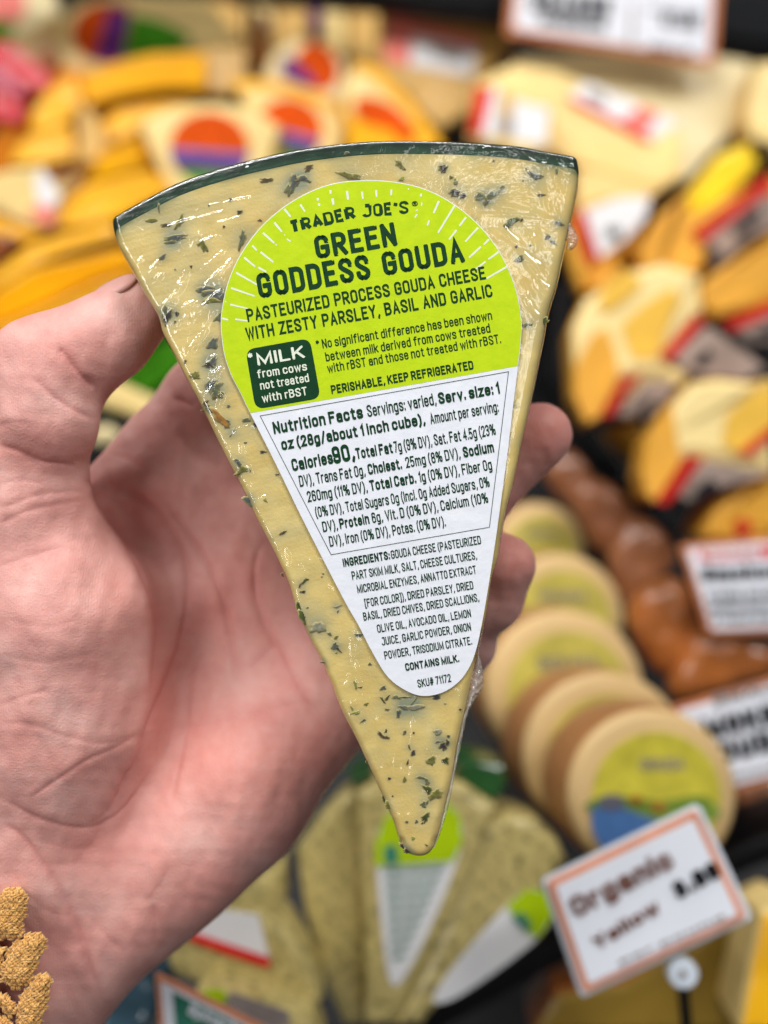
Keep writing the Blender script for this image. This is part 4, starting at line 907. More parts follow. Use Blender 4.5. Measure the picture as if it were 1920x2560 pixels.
for pl, focus in LOBES:
    pp = np.array([zs(*v)[0] for v in pl]); fo = np.array(zs(*focus)[0])
    x0, y0 = pp.min(0); x1, y1 = pp.max(0)
    cl = np.r_[pp, pp[:1]]; big = (x1 - x0) > 130
    # under layer
    c = catmull(pp, 4, closed=True); ce = c.mean(0); n0 = len(YV)
    for f_, dz in ((1.0, 2.6), (.93, 1.2), (.6, .7), (.0, .5)):
        for v in c: u = ce + (v - ce) * f_; YV.append(HP(u[0], u[1], ZSL + dz))
    n = len(c)
    for r_ in range(3):
        for k in range(n): YF.append([n0 + r_ * n + k, n0 + r_ * n + (k + 1) % n, n0 + (r_ + 1) * n + (k + 1) % n, n0 + (r_ + 1) * n + k])
    g = 13.0 if not big else 16.0
    y = y0; row = 0
    while y < y1 + 4:
        x = x0 + (row % 2) * g / 2
        while x < x1 + 4:
            v = np.array([[x + rs.uniform(-.8, .8), y + rs.uniform(-.8, .8)]])
            if inside(v, pp)[0]:
                dd, _ = polydist(v, cl); e = dd[0]; zc = ZSL + .9 - 1.5 * min(1, e / 22) + rs.uniform(-.2, .2)
                dr = v[0] - fo; a = math.atan2(dr[1], dr[0]) + rs.gauss(0, .10) + (.55 if row % 2 else -.55); l = g * rs.uniform(.62, .78)
                for off in (-2.6, 2.6):
                    nx_, ny_ = -math.sin(a) * off, math.cos(a) * off
                    pts = []
                    for k in range(5):
                        u = k / 4 * 2 - 1
                        pts.append(HP(v[0, 0] + nx_ + math.cos(a) * l * u + math.sin(a) * 2.0 * u * u, v[0, 1] + ny_ + math.sin(a) * l * u - math.cos(a) * 2.0 * u * u, zc - 1.1 * (1 - u * u)))
                    tube(pts, .33 if not big else .36)
            x += g
        y += g * .62; row += 1
sleeve = mesh('crochet_cuff', to_world(YV) - np.array(BASE), YF, M_yarn, person, smooth=True)
sleeve['label'] = 'mustard crocheted scallop edge of the sleeve'

# ---------------------------------------------------------------- the cheese case behind
class Frame:
    """a thing's own frame: origin on its face, z out of the face"""
    def __init__(s, pts, h, tilt=(0, 0), anchor=None):
        c = np.mean(np.array(pts, float), 0) if anchor is None else anchor
        s.o = on_h(c[0], c[1], h)
        n = (-Fv) + Rv * tilt[0] + Vector((0, 0, 1)) * tilt[1]; s.n = n.normalized()
        s.x = (Rv - s.n * Rv.dot(s.n)).normalized(); s.y = s.n.cross(s.x)
        s.M = Matrix.Translation(s.o) @ Matrix((s.x, s.y, s.n)).transposed().to_4x4(); s.Mi = s.M.inverted()
    def loc(s, px, py, lift=0.0):
        w_ = on_plane(px, py, s.o + s.n * lift, s.n); v = s.Mi @ w_; return (v.x, v.y, v.z)
def block(fr, name, pts, thick, mat, parent, side=None, bev=.003, lift=0.0, shrink=.0, smooth=False, rounded=False):
    """prism whose face is the outline, with a chamfered edge and real thickness"""
    P2 = np.array([fr.loc(x, y, lift)[:2] for x, y in pts]); c = P2.mean(0); n = len(P2)
    ar = .5 * np.sum(P2[:, 0] * np.roll(P2[:, 1], -1) - np.roll(P2[:, 0], -1) * P2[:, 1])
    if ar < 0: P2 = P2[::-1]
    z = lift; V = []; F = []; fm = []
    a = np.roll(P2, 1, 0); b = np.roll(P2, -1, 0)
    ta = P2 - a; tb = b - P2; ta /= np.maximum(np.linalg.norm(ta, axis=1), 1e-9)[:, None]; tb /= np.maximum(np.linalg.norm(tb, axis=1), 1e-9)[:, None]
    nn = (np.c_[-ta[:, 1], ta[:, 0]] + np.c_[-tb[:, 1], tb[:, 0]]); nn /= np.maximum(np.linalg.norm(nn, axis=1), .35)[:, None]
    rings = [(bev, 0), (bev * .3, -bev * .3), (0, -bev), (thick * shrink * .5, -thick * .6), (thick * shrink + bev * .3, -thick)]
    if rounded:
        rings = [(bev * (1 - math.sin(a_)), -bev * .8 * (1 - math.cos(a_))) for a_ in (0, .3, .6, .9, 1.2, 1.5)] + [(0, -thick * .6), (.001, -thick)]; smooth = True
    for ins, dz in rings:
        for p_ in P2 + nn * ins: V.append((p_[0], p_[1], z + dz))
    F.append(list(range(n))); fm.append(0)
    for r_ in range(len(rings) - 1):
        for k in range(n):
            F.append([(r_ + 1) * n + k, (r_ + 1) * n + (k + 1) % n, r_ * n + (k + 1) % n, r_ * n + k]); fm.append(0 if r_ < (5 if rounded else 1) else (1 if side else 0))
    F.append([(len(rings) - 1) * n + k for k in range(n)][::-1]); fm.append(1 if side else 0)
    return mesh(name, V, F, [mat] + ([side] if side else []), parent, fm=fm, smooth=smooth)
def thing(name, label, cat, fr, group=None):
    o = empty(name, fr.M); tag(o, label, cat, group); return o
def sheet(fr, name, pts, mat, parent, lift=.0006, smoothed=0, thick=.0003):
    if smoothed: pts = catmull(pts, smoothed, closed=True)
    V = [fr.loc(x, y, lift) for x, y in pts]; n = len(V)
    a = sum(V[i][0] * V[(i + 1) % n][1] - V[(i + 1) % n][0] * V[i][1] for i in range(n))
    if a < 0: V = V[::-1]
    V += [(x, y, z - thick) for x, y, z in V]
    F = [list(range(n))] + [[n + k, n + (k + 1) % n, (k + 1) % n, k] for k in range(n)]
    return mesh(name, V, F, mat, parent)
def words(fr, name, s, p0, p1, cap, mat, parent, lift=.0012, th=.2):
    items, wd = text_uv(s, th); a = np.array(p0, float); b = np.array(p1, float); d = b - a; u = d / np.linalg.norm(d); up = np.array([u[1], -u[0]])
    V = []; F = []
    for i, (Q, f) in enumerate(items):
        n = len(V); V += [fr.loc(*(a + q_[0] * d + q_[1] * cap * up), lift + (i % 6) * .00003) for q_ in Q]; F += [[j + n for j in g] for g in f]
    return mesh(name, V, F, mat, parent)
def ell(cx, cy, rx, ry, rot=0, a0=0, a1=360, n=22):
    r_ = math.radians(rot); out = []
    full = abs(a1 - a0) >= 360
    for i in range(n if full else n + 1):
        th = math.radians(a0 + (a1 - a0) * i / n); x, y = rx * math.cos(th), -ry * math.sin(th)
        out.append((cx + x * math.cos(r_) - y * math.sin(r_), cy + x * math.sin(r_) + y * math.cos(r_)))
    return out
def corner(c4, r, n=3):
    c4 = [np.array(c_, float) for c_ in c4]; out = []; m = len(c4)
    for i in range(m):
        a, b, c_ = c4[i - 1], c4[i], c4[(i + 1) % m]; la, lc = np.linalg.norm(a - b), np.linalg.norm(c_ - b)
        ua = (a - b) / la; uc = (c_ - b) / lc; ra = min(r, la * .45); rc = min(r, lc * .45)
        for k in range(n + 1): t_ = k / n; out.append((b + ua * ra) * (1 - t_) ** 2 + b * 2 * t_ * (1 - t_) + (b + uc * rc) * t_ ** 2)
    return out
def cheese(name, label, pts, h, mat, thick=.04, tilt=(0, 0), side=None, cat='cheese', group=None, smoothed=0, shrink=.05, bev=.004, rounded=False):
    if smoothed: pts = [tuple(v) for v in corner(pts, 9)]
    fr = Frame(pts, h, tilt); o = thing(name, label, cat, fr, group)
    block(fr, 'cheese_body', pts, thick, mat, o, side, bev, shrink=shrink, rounded=rounded); return fr, o
ZA = Zc(0, 0, .5787); ZBb = Zc(960, 0, .5787); ZCc = Zc(1260, 400, .452); ZD = Zc(1200, 1200, .434); ZE = Zc(660, 1800, .7595); ZF = Zc(0, 2100, .5425)

# setting: floor of the case, its back wall, shelf rail
def slab_world(name, x0, x1, y0, y1, z0, z1, mat):
    V = [(x, y, z) for z in (z0, z1) for y in (y0, y1) for x in (x0, x1)]
    F = [[0, 2, 3, 1], [4, 5, 7, 6], [0, 1, 5, 4], [2, 6, 7, 3], [0, 4, 6, 2], [1, 3, 7, 5]]
    return tag(mesh(name, V, F, mat), kind='structure')
slab_world('case_floor', -.9, .9, -.35, 1.3, -.13, -.11, M_black)
slab_world('case_back_wall', -.9, .9, 1.3, 1.33, -.13, .5, M_black)
FR = Frame([(1200, 20)], .075, (0, -.3))
o = thing('shelf_rail', 'glossy black shelf rail running behind the upper price sign', 'shelf rail', FR)
block(FR, 'rail_face', [(-300, -170), (600, -4), (960, 16), (1260, 56), (1560, 97), (1800, 128), (2250, 190), (2260, -60), (-300, -330)], .03, M_rail, o)
block(FR, 'rail_lip', [(-300, -60 - 75), (600, 26 - 75), (1260, 86 - 75), (1800, 158 - 75), (2250, 220 - 75), (2250, 206 - 75), (1800, 145 - 75), (1260, 73 - 75), (600, 13 - 75), (-300, -73 - 75)], .006, M_rail, o, lift=.006, bev=.001)

# price signs
def sign(name, label, quad, h, tilt, bw, mb, lines, holder=None, rules=(), thick=.002):
    fr = Frame(quad, h, tilt); o = thing(name, label, 'price sign', fr)
    if holder:
        c = np.mean(np.array(quad, float), 0); q2 = [tuple(c + (np.array(v) - c) * 1.06) for v in quad]
        block(fr, 'sign_holder', rrect(q2, 16), .003, M_signw, o, bev=.0005, lift=-.0022)
    block(fr, 'sign_border', rrect(quad, 12), thick, mb, o, bev=.0004)
    c = np.mean(np.array(quad, float), 0); inn = []
    q4 = [np.array(v, float) for v in quad]
    for i in range(4):
        a, b, c_ = q4[i - 1], q4[i], q4[(i + 1) % 4]; u = (a - b) / np.linalg.norm(a - b) + (c_ - b) / np.linalg.norm(c_ - b); inn.append(b + u * bw)
    sheet(fr, 'sign_card', rrect(inn, 8), M_sign, o, .0007)
    for s, p0, p1, cap_, m in lines: words(fr, 'sign_lettering', s, p0, p1, cap_, m, o, .0014, .34 if m is M_ink else .26)
    for pts, m in rules: sheet(fr, 'sign_panel', pts, m, o, .0010, thick=.0002)
    return fr, o
z9 = Zc(1200, 0, .434)
sign('price_sign', 'white price sign with copper border clipped to the black shelf rail at the top', [(1290, -175), (1808, -120), (1788, 168), (1262, 88)], .10, (0, -.35), 20, M_border,
     [('ORANGE', p(z9, 290, 62), p(z9, 750, 92), 46, M_ink), ('CHEESE', p(z9, 350, 140), p(z9, 720, 176), 28, M_ink), ('$7.99', p(z9, 1050, 150), p(z9, 1250, 172), 40, M_ink), ('PER LB', p(z9, 970, 290), p(z9, 1220, 316), 14, M_ink)],
     rules=[([p(z9, 868, 20), p(z9, 888, 22), p(z9, 878, 284), p(z9, 858, 282)], M_greyp), ([p(z9, 960, 50), p(z9, 1290, 78), p(z9, 1288, 90), p(z9, 960, 64)], M_ink)])
sign('price_sign', 'white price sign with red heading at the right edge above the lower sign', [(1700, 1362), (2060, 1330), (2075, 1575), (1772, 1588)], .10, (.1, 0), 13, M_border,
     [('SMOKED', (1764, 1395), (1905, 1388), 24, M_paper), ('Smoked', (1755, 1456), (1960, 1444), 40, M_ink), ('creamy and mild', (1768, 1498), (1960, 1490), 22, M_ink), ('smoked cheese in', (1772, 1530), (1960, 1522), 22, M_ink), ('a round wheel', (1780, 1560), (1960, 1554), 20, M_ink)],
     rules=[([(1746, 1378), (2040, 1355), (2042, 1388), (1752, 1404)], M_redp)])
sign('price_sign', 'tilted white sign in orange border below the red headed one', [(1679, 1768), (2080, 1652), (2120, 1900), (1744, 2002)], .11, (.1, 0), 13, M_border,
     [('SMALL', (1788, 1766), (1960, 1720), 30, M_greyp), ('SMOKED', (1722, 1862), (1990, 1796), 52, M_ink), ('GOUDA', (1752, 1922), (1990, 1862), 52, M_ink), ('per pound', (1770, 1962), (1940, 1922), 14, M_greyp)])
zS = Zc(1340, 1980, .3496)
q4_ = [p(zS, 80, 650), p(zS, 1150, 130), p(zS, 1510, 900), p(zS, 350, 1440)]
fr, o = sign('price_sign', 'salmon bordered card on a white clip, nearest the lower right corner', q4_, .16, (.05, 0), 17, M_salmon,
     [('Organic', p(zS, 290, 900), p(zS, 1000, 530), 52, M_brownink), ('Yellow', p(zS, 440, 1130), p(zS, 900, 850), 34, M_brownink), ('3.99', p(zS, 1020, 770), p(zS, 1330, 600), 44, M_ink), ('per pound', p(zS, 600, 1230), p(zS, 1350, 900), 10, M_greyp)], holder=True)
# its round clip and stem
c_ = p(zS, 1060, 1310)
block(fr, 'clip_disc', ell(c_[0], c_[1], 38, 38), .006, M_signw, o, lift=-.004, bev=.001)
block(fr, 'clip_pin', ell(c_[0], c_[1], 8, 8, n=12), .004, M_greyp, o, lift=-.002, bev=.0005)
block(fr, 'clip_stem', [(c_[0] - 12, c_[1] + 20), (c_[0] + 12, c_[1] + 20), (c_[0] + 40, c_[1] + 330), (c_[0] + 16, c_[1] + 330)], .004, M_black, o, lift=-.012, bev=.0005)

# ---- gouda wedges with the orange, purple and green round label (upper left)
GO = 'orange rind gouda wedges heaped in the case'
def trilabel(fr, o, cx, cy, rx, ry, rot=0, band=.12):
    """round label: orange above, purple band, green below"""
    lb = sheet(fr, 'label', ell(cx, cy, rx, ry, rot), M_orangep, o, .0006)
    def seg(y0, y1, m, nm, lift):
        a0 = math.degrees(math.asin(max(-1, min(1, y0)))); a1 = math.degrees(math.asin(max(-1, min(1, y1)))); pts = []
        for i in range(8): th = math.radians(a0 + (a1 - a0) * i / 7); pts.append((math.cos(th), math.sin(th)))
        for i in range(8): th = math.radians(180 - a1 + (a1 - a0) * i / 7); pts.append((math.cos(th), math.sin(th)))
        r_ = math.radians(rot)
        pts = [(cx + rx * x * math.cos(r_) + ry * y * math.sin(r_), cy + rx * x * math.sin(r_) - ry * y * math.cos(r_)) for x, y in pts]
        sheet(fr, nm, pts, m, lb, lift, thick=.0002)
    seg(-.999, -.60, M_greenp, 'green_segment', .0010); seg(-.60, -.22, M_purple, 'purple_band', .0010); seg(-.22, -.08, M_bluep, 'blue_line', .0010)
    return lb
# lying wedge, label turned on its side
pts = [ZA(*v)[0] for v in ((262, 330), (236, 200), (262, 80), (330, 10), (520, -40), (900, -10), (1065, 185), (880, 240), (640, 262), (440, 310))]
fr, o = cheese('gouda_wedge', 'pale wedge lying sideways, label turned with its green end to the right, upper left', pts, .02, M_cream, tilt=(.1, .1), side=M_orange, smoothed=4, group=GO)
lb = sheet(fr, 'label', [ZA(*v)[0] for v in ((310, 150), (330, 80), (400, 25), (500, 18), (560, 50), (520, 262), (400, 262), (340, 220))], M_orangep, o, smoothed=4)
sheet(fr, 'purple_band', [ZA(*v)[0] for v in ((478, 30), (562, 52), (522, 262), (400, 264))], M_purple, lb, .0012)
sheet(fr, 'green_segment', [ZA(*v)[0] for v in ((572, 62), (700, 92), (815, 150), (822, 180), (760, 214), (528, 250))], M_greenp, lb, .0012)
cheese('gouda_wedge', 'blunt orange rind below the sideways wedge, its cut side painted brown for shade', [ZA(*v)[0] for v in ((352, 470), (345, 340), (470, 282), (650, 232), (885, 228), (892, 380), (720, 378), (560, 400), (430, 440))], .045, M_orange, tilt=(.0, -.2), side=M_tan, group=GO, bev=.0015)
cheese('gouda_wedge', 'cut side of a wedge coloured tan for shade, beneath the upper left rinds', [ZA(*v)[0] for v in ((880, 205), (1065, 190), (1080, 330), (990, 410), (880, 420))], .03, M_tan, tilt=(.4, 0), group=GO)  # pale paste painted tan as its shaded side
# centre wedge
pts = [ZA(*v)[0] for v in ((596, 540), (650, 492), (740, 458), (860, 440), (1000, 446), (1120, 480), (1215, 545), (1150, 760), (1040, 1050), (960, 1180), (880, 1180), (740, 860), (650, 660))]
fr, o = cheese('gouda_wedge', 'upright pale wedge with orange and purple round label just above the held wedge rind', pts, .075, M_cream, tilt=(0, 0), side=M_orange, group=GO)
trilabel(fr, o, *ZA(905, 640)[0], 100, 90, 4)
# right of it
pts = [ZA(*v)[0] for v in ((1012, 352), (1110, 344), (1250, 362), (1390, 410), (1490, 478), (1500, 560), (1430, 720), (1340, 840), (1200, 760), (1080, 520))]
fr, o = cheese('gouda_wedge', 'wedge with thin yellow rim behind and right of the centre wedge', pts, .05, M_cream, tilt=(.1, 0), side=M_orange, group=GO)
sheet(fr, 'rind_rim', [ZA(*v)[0] for v in ((1012, 350), (1110, 342), (1250, 360), (1390, 408), (1492, 476), (1488, 500), (1380, 446), (1240, 396), (1110, 378), (1022, 386))], M_orange, o, .001)
trilabel(fr, o, *ZA(1250, 560)[0], 84, 78, 14)
pts = [ZA(*v)[0] for v in ((1130, 330), (1180, 220), (1270, 160), (1400, 190), (1500, 260), (1500, 420), (1400, 470), (1240, 400))]
fr, o = cheese('gouda_wedge', 'smaller leaning wedge with purple and orange label behind the row', pts, .03, M_cream2, tilt=(.2, 0), side=M_orange, group=GO)
lb = sheet(fr, 'label', ell(*ZA(1370, 290)[0], 52, 62, -30), M_orangep, o)
sheet(fr, 'purple_band', [ZA(*v)[0] for v in ((1212, 262), (1250, 240), (1370, 360), (1330, 380), (1220, 330))], M_purple, lb, .0012)
# orange diagonal one
pts = [ZA(*v)[0] for v in ((1500, 330), (1550, 255), (1640, 280), (1800, 440), (1930, 640), (1700, 700), (1540, 640), (1480, 480))]
fr, o = cheese('gouda_wedge', 'orange sided wedge leaning down to the right behind the rind of the held wedge', pts, .06, M_orange, tilt=(.2, 0), side=M_orange, group=GO)
sheet(fr, 'cut_face', [ZA(*v)[0] for v in ((1500, 352), (1540, 300), (1640, 360), (1760, 500), (1800, 600), (1560, 520), (1490, 470))], M_cream, o, .001)
sheet(fr, 'label', [ZA(*v)[0] for v in ((1530, 440), (1600, 420), (1720, 470), (1800, 590), (1700, 600), (1560, 520))], M_orangep, o, .0015, smoothed=4)
cheese('gouda_wedge', 'yellow rind edge peeking over the held wedge, below the leaning orange one', [ZA(*v)[0] for v in ((1480, 640), (1560, 520), (1700, 560), (1800, 680), (1600, 720))], .07, M_orange, tilt=(0, 0), group=GO)
# the stack at the left: rinds seen end on
ZG = Zc(0, 0, .3888)
STK = [('bright rind strip second under the sideways labelled wedge', [(640, 790), (750, 700), (1000, 655), (1300, 640), (1100, 720), (900, 790), (880, 860), (690, 920)], .045, M_orange),
 ('short deep orange rind left of the labelled centre wedge', [(660, 970), (890, 890), (960, 1080), (700, 1140), (560, 1170)], .05, M_orange),
 ('yellow orange rind just right of the upper red wrap', [(170, 780), (300, 570), (470, 480), (530, 620), (470, 740), (350, 820), (220, 870)], .04, M_amber),
 ('amber rind above the sticker wedge at the left', [(60, 1060), (110, 930), (210, 870), (460, 790), (480, 1010), (300, 1050)], .05, M_amber),
 ('long bright rind whose right end meets the held rind corner', [(370, 1470), (430, 1290), (570, 1180), (950, 1095), (1080, 1150), (1090, 1240), (760, 1400), (560, 1450)], .075, M_orange),
 ('rind strip with a dark crack under it, left of the held rind corner', [(-140, 1860), (0, 1720), (200, 1570), (400, 1505), (730, 1425), (770, 1520), (400, 1630), (200, 1710), (0, 1830), (-140, 1900)], .085, M_amber),
 ('glossy orange rind just above the thumb nail', [(-150, 2000), (0, 1850), (200, 1725), (480, 1665), (790, 1590), (900, 1700), (600, 1810), (300, 1950), (60, 2060), (-150, 2130)], .10, M_orange),
 ('lowest orange rind, running behind the thumb', [(-200, 2150), (60, 2075), (300, 1965), (640, 1815), (960, 1720), (960, 2000), (500, 2300), (-200, 2400)], .105, M_orange)]
for lbl, pts, h, m in STK: cheese('gouda_wedge', lbl, [ZG(*v)[0] for v in pts], h, m, .024, (-.1 + .12 * (len(lbl) % 3), -.25 + .13 * (len(lbl) % 4)), M_crack, group=GO, bev=.0015)  # rind sides carry the painted crack shade
cheese('gouda_wedge', 'broad piece coloured as the shade in the cracks of the left stack', [ZG(*v)[0] for v in ((-200, 1100), (100, 620), (420, 420), (1000, 560), (1000, 1200), (900, 1700), (300, 2300), (-200, 2300))], -.03, M_crack, .05, (-.1, -.2), group=GO)  # underlayer added so the cracks show a painted dark orange shade
cheese('gouda_wedge', 'pale mottled cut face with a small grey mark, left of the deep orange rind', [ZG(*v)[0] for v in ((490, 640), (560, 680), (630, 790), (680, 940), (590, 1060), (480, 1060))], .055, M_tan, .02, (-.2, 0), group=GO, smoothed=3)
fr, o = cheese('gouda_wedge', 'pale wedge with a white and pink price sticker in the left stack', [ZG(*v)[0] for v in ((-100, 1120), (60, 1080), (250, 1060), (420, 1075), (500, 1150), (400, 1280), (340, 1470), (180, 1455), (-100, 1330))], .075, M_cream, .03, (-.2, 0), group=GO, smoothed=4)
lb = sheet(fr, 'price_sticker', [ZG(*v)[0] for v in ((215, 1150), (270, 1085), (390, 1260), (330, 1330), (250, 1320))], M_paper, o)
sheet(fr, 'pink_edge', [ZG(*v)[0] for v in ((180, 1350), (245, 1315), (350, 1340), (340, 1430), (290, 1450))], M_pinkp, lb, .0012)
sheet(fr, 'brown_spot', [ZG(*v)[0] for v in ((280, 1075), (400, 1080), (480, 1130), (420, 1170), (330, 1150))], M_brown, lb, .0015)
cheese('gouda_wedge', 'pale end of a wedge below the price sticker at the left edge', [ZG(*v)[0] for v in ((-100, 1360), (160, 1460), (330, 1490), (180, 1560), (0, 1690), (-100, 1700))], .07, M_amber, .02, (-.2, 0), M_brown, group=GO)
cheese('wrapped_stick_and_gap', 'dark purple brown packet low at the left edge', [ZG(*v)[0] for v in ((-80, 1480), (60, 1490), (130, 1540), (40, 1620), (-80, 1700))], .08, M_brown, .016, cat='wrapped cheese', smoothed=3)
# red wrapped pieces
for lbl, pts, h, m in (('red wax wrapped cheese stick nearest the top left corner', [(-60, 160), (40, 175), (225, 330), (210, 385), (150, 400), (-60, 270)], .05, M_redwrap), ('pink wrapped stick between two red ones at the left edge', [(-60, 270), (20, 300), (110, 400), (100, 430), (-60, 350)], .045, M_pinkwrap), ('lower red wrapped stick above the orange stack', [(-60, 350), (60, 400), (110, 480), (70, 540), (-60, 520)], .065, M_redwrap), ('dark red wrapped stick behind the other red ones', [(140, 210), (220, 190), (260, 250), (220, 300), (150, 280)], .02, M_brown)):
    cheese('wrapped_stick_and_gap', lbl, [ZA(*v)[0] for v in pts], h, m, .016, (-.1, 0), None, cat='wrapped cheese', smoothed=4, group='red wrapped cheeses at the left', bev=.004)
fr, o = cheese('gouda_wedge', 'wedge with pink and green label cut off by the top left corner', [ZA(*v)[0] for v in ((-80, -60), (230, -60), (250, 60), (220, 190), (60, 200), (-80, 170))], .0, M_cream2, tilt=(0, 0), group=GO)
lb = sheet(fr, 'label', [ZA(*v)[0] for v in ((-60, -40), (95, -40), (105, 50), (50, 105), (-60, 110))], M_pinkp, o, smoothed=4)
sheet(fr, 'green_segment', [ZA(*v)[0] for v in ((-60, 92), (30, 92), (66, 110), (40, 165), (-60, 170))], M_greenp, lb, .0012)
cheese('gouda_wedge', 'pale wedge below the top left corner, left of the sideways label', [ZA(*v)[0] for v in ((60, 170), (240, 60), (300, 300), (250, 440), (120, 420))], .01, M_tan, tilt=(0, 0), group=GO)

# ---- standing cream blocks at the top centre
BL = 'tall pale cheese blocks along the back'
ed = [(890, -60), (1055, -60), (1190, -60), (1345, -60), (1500, -60), (1700, -40), (1900, -10)]
nm = ['leftmost tall pale block along the back, beside the sideways label', 'second tall pale block from the left along the back', 'pale block right of the reddish gap along the back', 'pale block under the start of the shelf rail', 'pale block left of the barcode sticker', 'pale block partly behind the barcode sticker']
hb = [120, 210, 205, 200, 240, 330]
for i in range(6):
    x0, x1 = ed[i][0] + 8, ed[i + 1][0] - 10
    cheese('cheese_block', nm[i], [ZA(*v)[0] for v in ((x0, -80), (x1, -70), (x1 + 6, hb[i] + 20), (x1 - 30, hb[i] + 60), (x0 + 10, hb[i] + 30), (x0, hb[i] - 20))], -.01 + .004 * (i % 2), M_cream if i % 2 else M_tan, .05, (0.1 * (-1) ** i, .2), M_tan, group=BL)
cheese('wrapped_stick_and_gap', 'reddish brown strip painted as the dark gap between the pale blocks', [ZA(*v)[0] for v in ((1085, 20), (1165, 60), (1165, 300), (1110, 330), (1075, 150))], .012, M_brown, .02, cat='wrapped cheese', smoothed=3)  # no packet: the dark gap between blocks, painted as a strip
cheese('wrapped_stick_and_gap', 'narrow purple brown strip painted as a dark gap near the start of the shelf rail', [ZA(*v)[0] for v in ((1325, -10), (1395, 0), (1385, 150), (1345, 160))], .012, M_purple, .02, cat='wrapped cheese', smoothed=3)  # another gap whose darkness is painted as a solid strip

# ---- right part of the back: big pale wedges with white price labels
BW = 'big pale cheese wedges under the top sign'
fr, o = cheese('cheese_block', 'tan block with the pink topped barcode sticker, left of the top sign', [ZBb(*v)[0] for v in ((-20, 30), (250, 40), (560, 90), (560, 190), (440, 330), (370, 480), (240, 560), (120, 420), (-20, 300))], .03, M_tan, .05, (.1, .1), group=BW)
lb = sheet(fr, 'price_sticker', [ZBb(*v)[0] for v in ((10, 60), (415, 170), (380, 332), (-5, 262))], M_paper, o)
sheet(fr, 'pink_edge', [ZBb(*v)[0] for v in ((10, 60), (415, 170), (405, 214), (120, 150), (110, 284), (-5, 262))], M_pinkp, lb, .0012)
sheet(fr, 'barcode', [ZBb(*v)[0] for v in ((205, 190), (350, 218), (340, 270), (210, 240))], M_greyp, lb, .0014)
cheese('cheese_block', 'great pale slab under the top sign', [ZBb(*v)[0] for v in ((560, 250), (800, 215), (1400, 225), (1590, 260), (1575, 420), (1500, 580), (1290, 800), (1000, 660), (760, 430))], .035, M_cream2, .06, (.05, .15), M_tan, group=BW)
fr, o = cheese('cheese_block', 'long pale slab with a slanting white and pink label, behind the held wedge right corner', [ZBb(*v)[0] for v in ((400, 345), (560, 270), (760, 300), (1290, 560), (1300, 760), (1180, 830), (860, 720), (720, 680), (380, 560))], .06, M_cream, .05, (0, .1), M_tan, group=BW)
lb = sheet(fr, 'price_sticker', [ZBb(*v)[0] for v in ((800, 420), (870, 352), (1280, 530), (1150, 612))], M_paper, o)
sheet(fr, 'pink_edge', [ZBb(*v)[0] for v in ((795, 410), (800, 440), (1130, 616), (1160, 600), (1010, 520))], M_redp, lb, .0012)
sheet(fr, 'pink_corner', [ZBb(*v)[0] for v in ((1030, 520), (1110, 455), (1190, 490), (1120, 590))], M_pinkp, lb, .0014)
sheet(fr, 'stamp', [ZBb(*v)[0] for v in ((880, 385), (960, 420), (960, 460), (870, 420))], M_greyp, lb, .0014)
fr, o = cheese('cheese_block', 'block end with a red edged label touching the held wedge rind', [ZBb(*v)[0] for v in ((380, 370), (480, 350), (730, 440), (730, 640), (600, 680), (360, 600))], .085, M_cream, .03, (-.1, 0), M_amber, group=BW)
lb = sheet(fr, 'label', [ZBb(*v)[0] for v in ((395, 385), (480, 378), (560, 430), (715, 470), (700, 625), (380, 575))], M_paper, o)
sheet(fr, 'red_edge', [ZBb(*v)[0] for v in ((395, 372), (470, 374), (420, 590), (370, 570))], M_redp, lb, .0012)
sheet(fr, 'tan_stripe', [ZBb(*v)[0] for v in ((500, 395), (560, 425), (545, 600), (490, 590))], M_tan, lb, .0012)
sheet(fr, 'print', [ZBb(*v)[0] for v in ((500, 500), (560, 510), (556, 580), (496, 576))], M_greyp, lb, .0015)
for lbl, pts, h in (('thin pale wedge edge at the upper right, beyond the dark slit', [(1600, 270), (1720, 260), (1720, 640), (1590, 600), (1560, 520)], .05), ('pale wedge behind the yellow one at the right edge', [(1500, 420), (1720, 400), (1720, 700), (1560, 660)], .02), ('pale slice under the long slab, right of the held rind corner', [(830, 720), (930, 730), (1200, 830), (1000, 900), (830, 900)], .05)):
    cheese('cheese_block', lbl, [ZBb(*v)[0] for v in pts], h, M_cream, .04, (0, .1), M_tan, group=BW)

# ---- yellow wedges with red and grey labels (right)
GY = 'yellow wedges with red striped labels'
HZ = lambda *v: [((1260 + x * .3978 - 1260) / .452, (560 + y * .3978 - 400) / .452) for x, y in v]
def ycheese(lbl, parts, label=(), h=.08, tilt=(0, 0), thick=.045):
    allp = parts[0][0]; fr = Frame([ZCc(*v)[0] for v in allp], h, tilt); o = thing('yellow_cheese_wedge', lbl, 'cheese', fr, GY)
    for i, (pts, m) in enumerate(parts):
        pp = [tuple(v) for v in corner([ZCc(*v)[0] for v in pts], 4)]
        if i == 0: block(fr, 'cheese_body', pp, thick, m, o, M_side, .005)
        else: sheet(fr, 'rind_face' if m in (M_side, M_yellow, M_gold) else 'cut_face', pp, m, o, .0006 + .0004 * i)
    for i, (pts, m) in enumerate(label): sheet(fr, {M_darkred: 'red_stripe', M_paper: 'label', M_taupe: 'grey_panel', M_ink: 'black_print'}.get(m, 'label'), [ZCc(*v)[0] for v in pts], m, o, .003 + .0005 * i)
    return fr, o
ycheese('yellow ended wedge at the right edge under the pale slabs', [([(960, 240), (1060, 110), (1180, -40), (1360, -110), (1420, 20), (1330, 130), (1180, 260), (1050, 330)], M_yellow), ([(1060, 200), (1200, 30), (1300, -60), (1400, 10), (1250, 160), (1110, 270)], M_yellow)], h=.085, tilt=(-.1, 0))
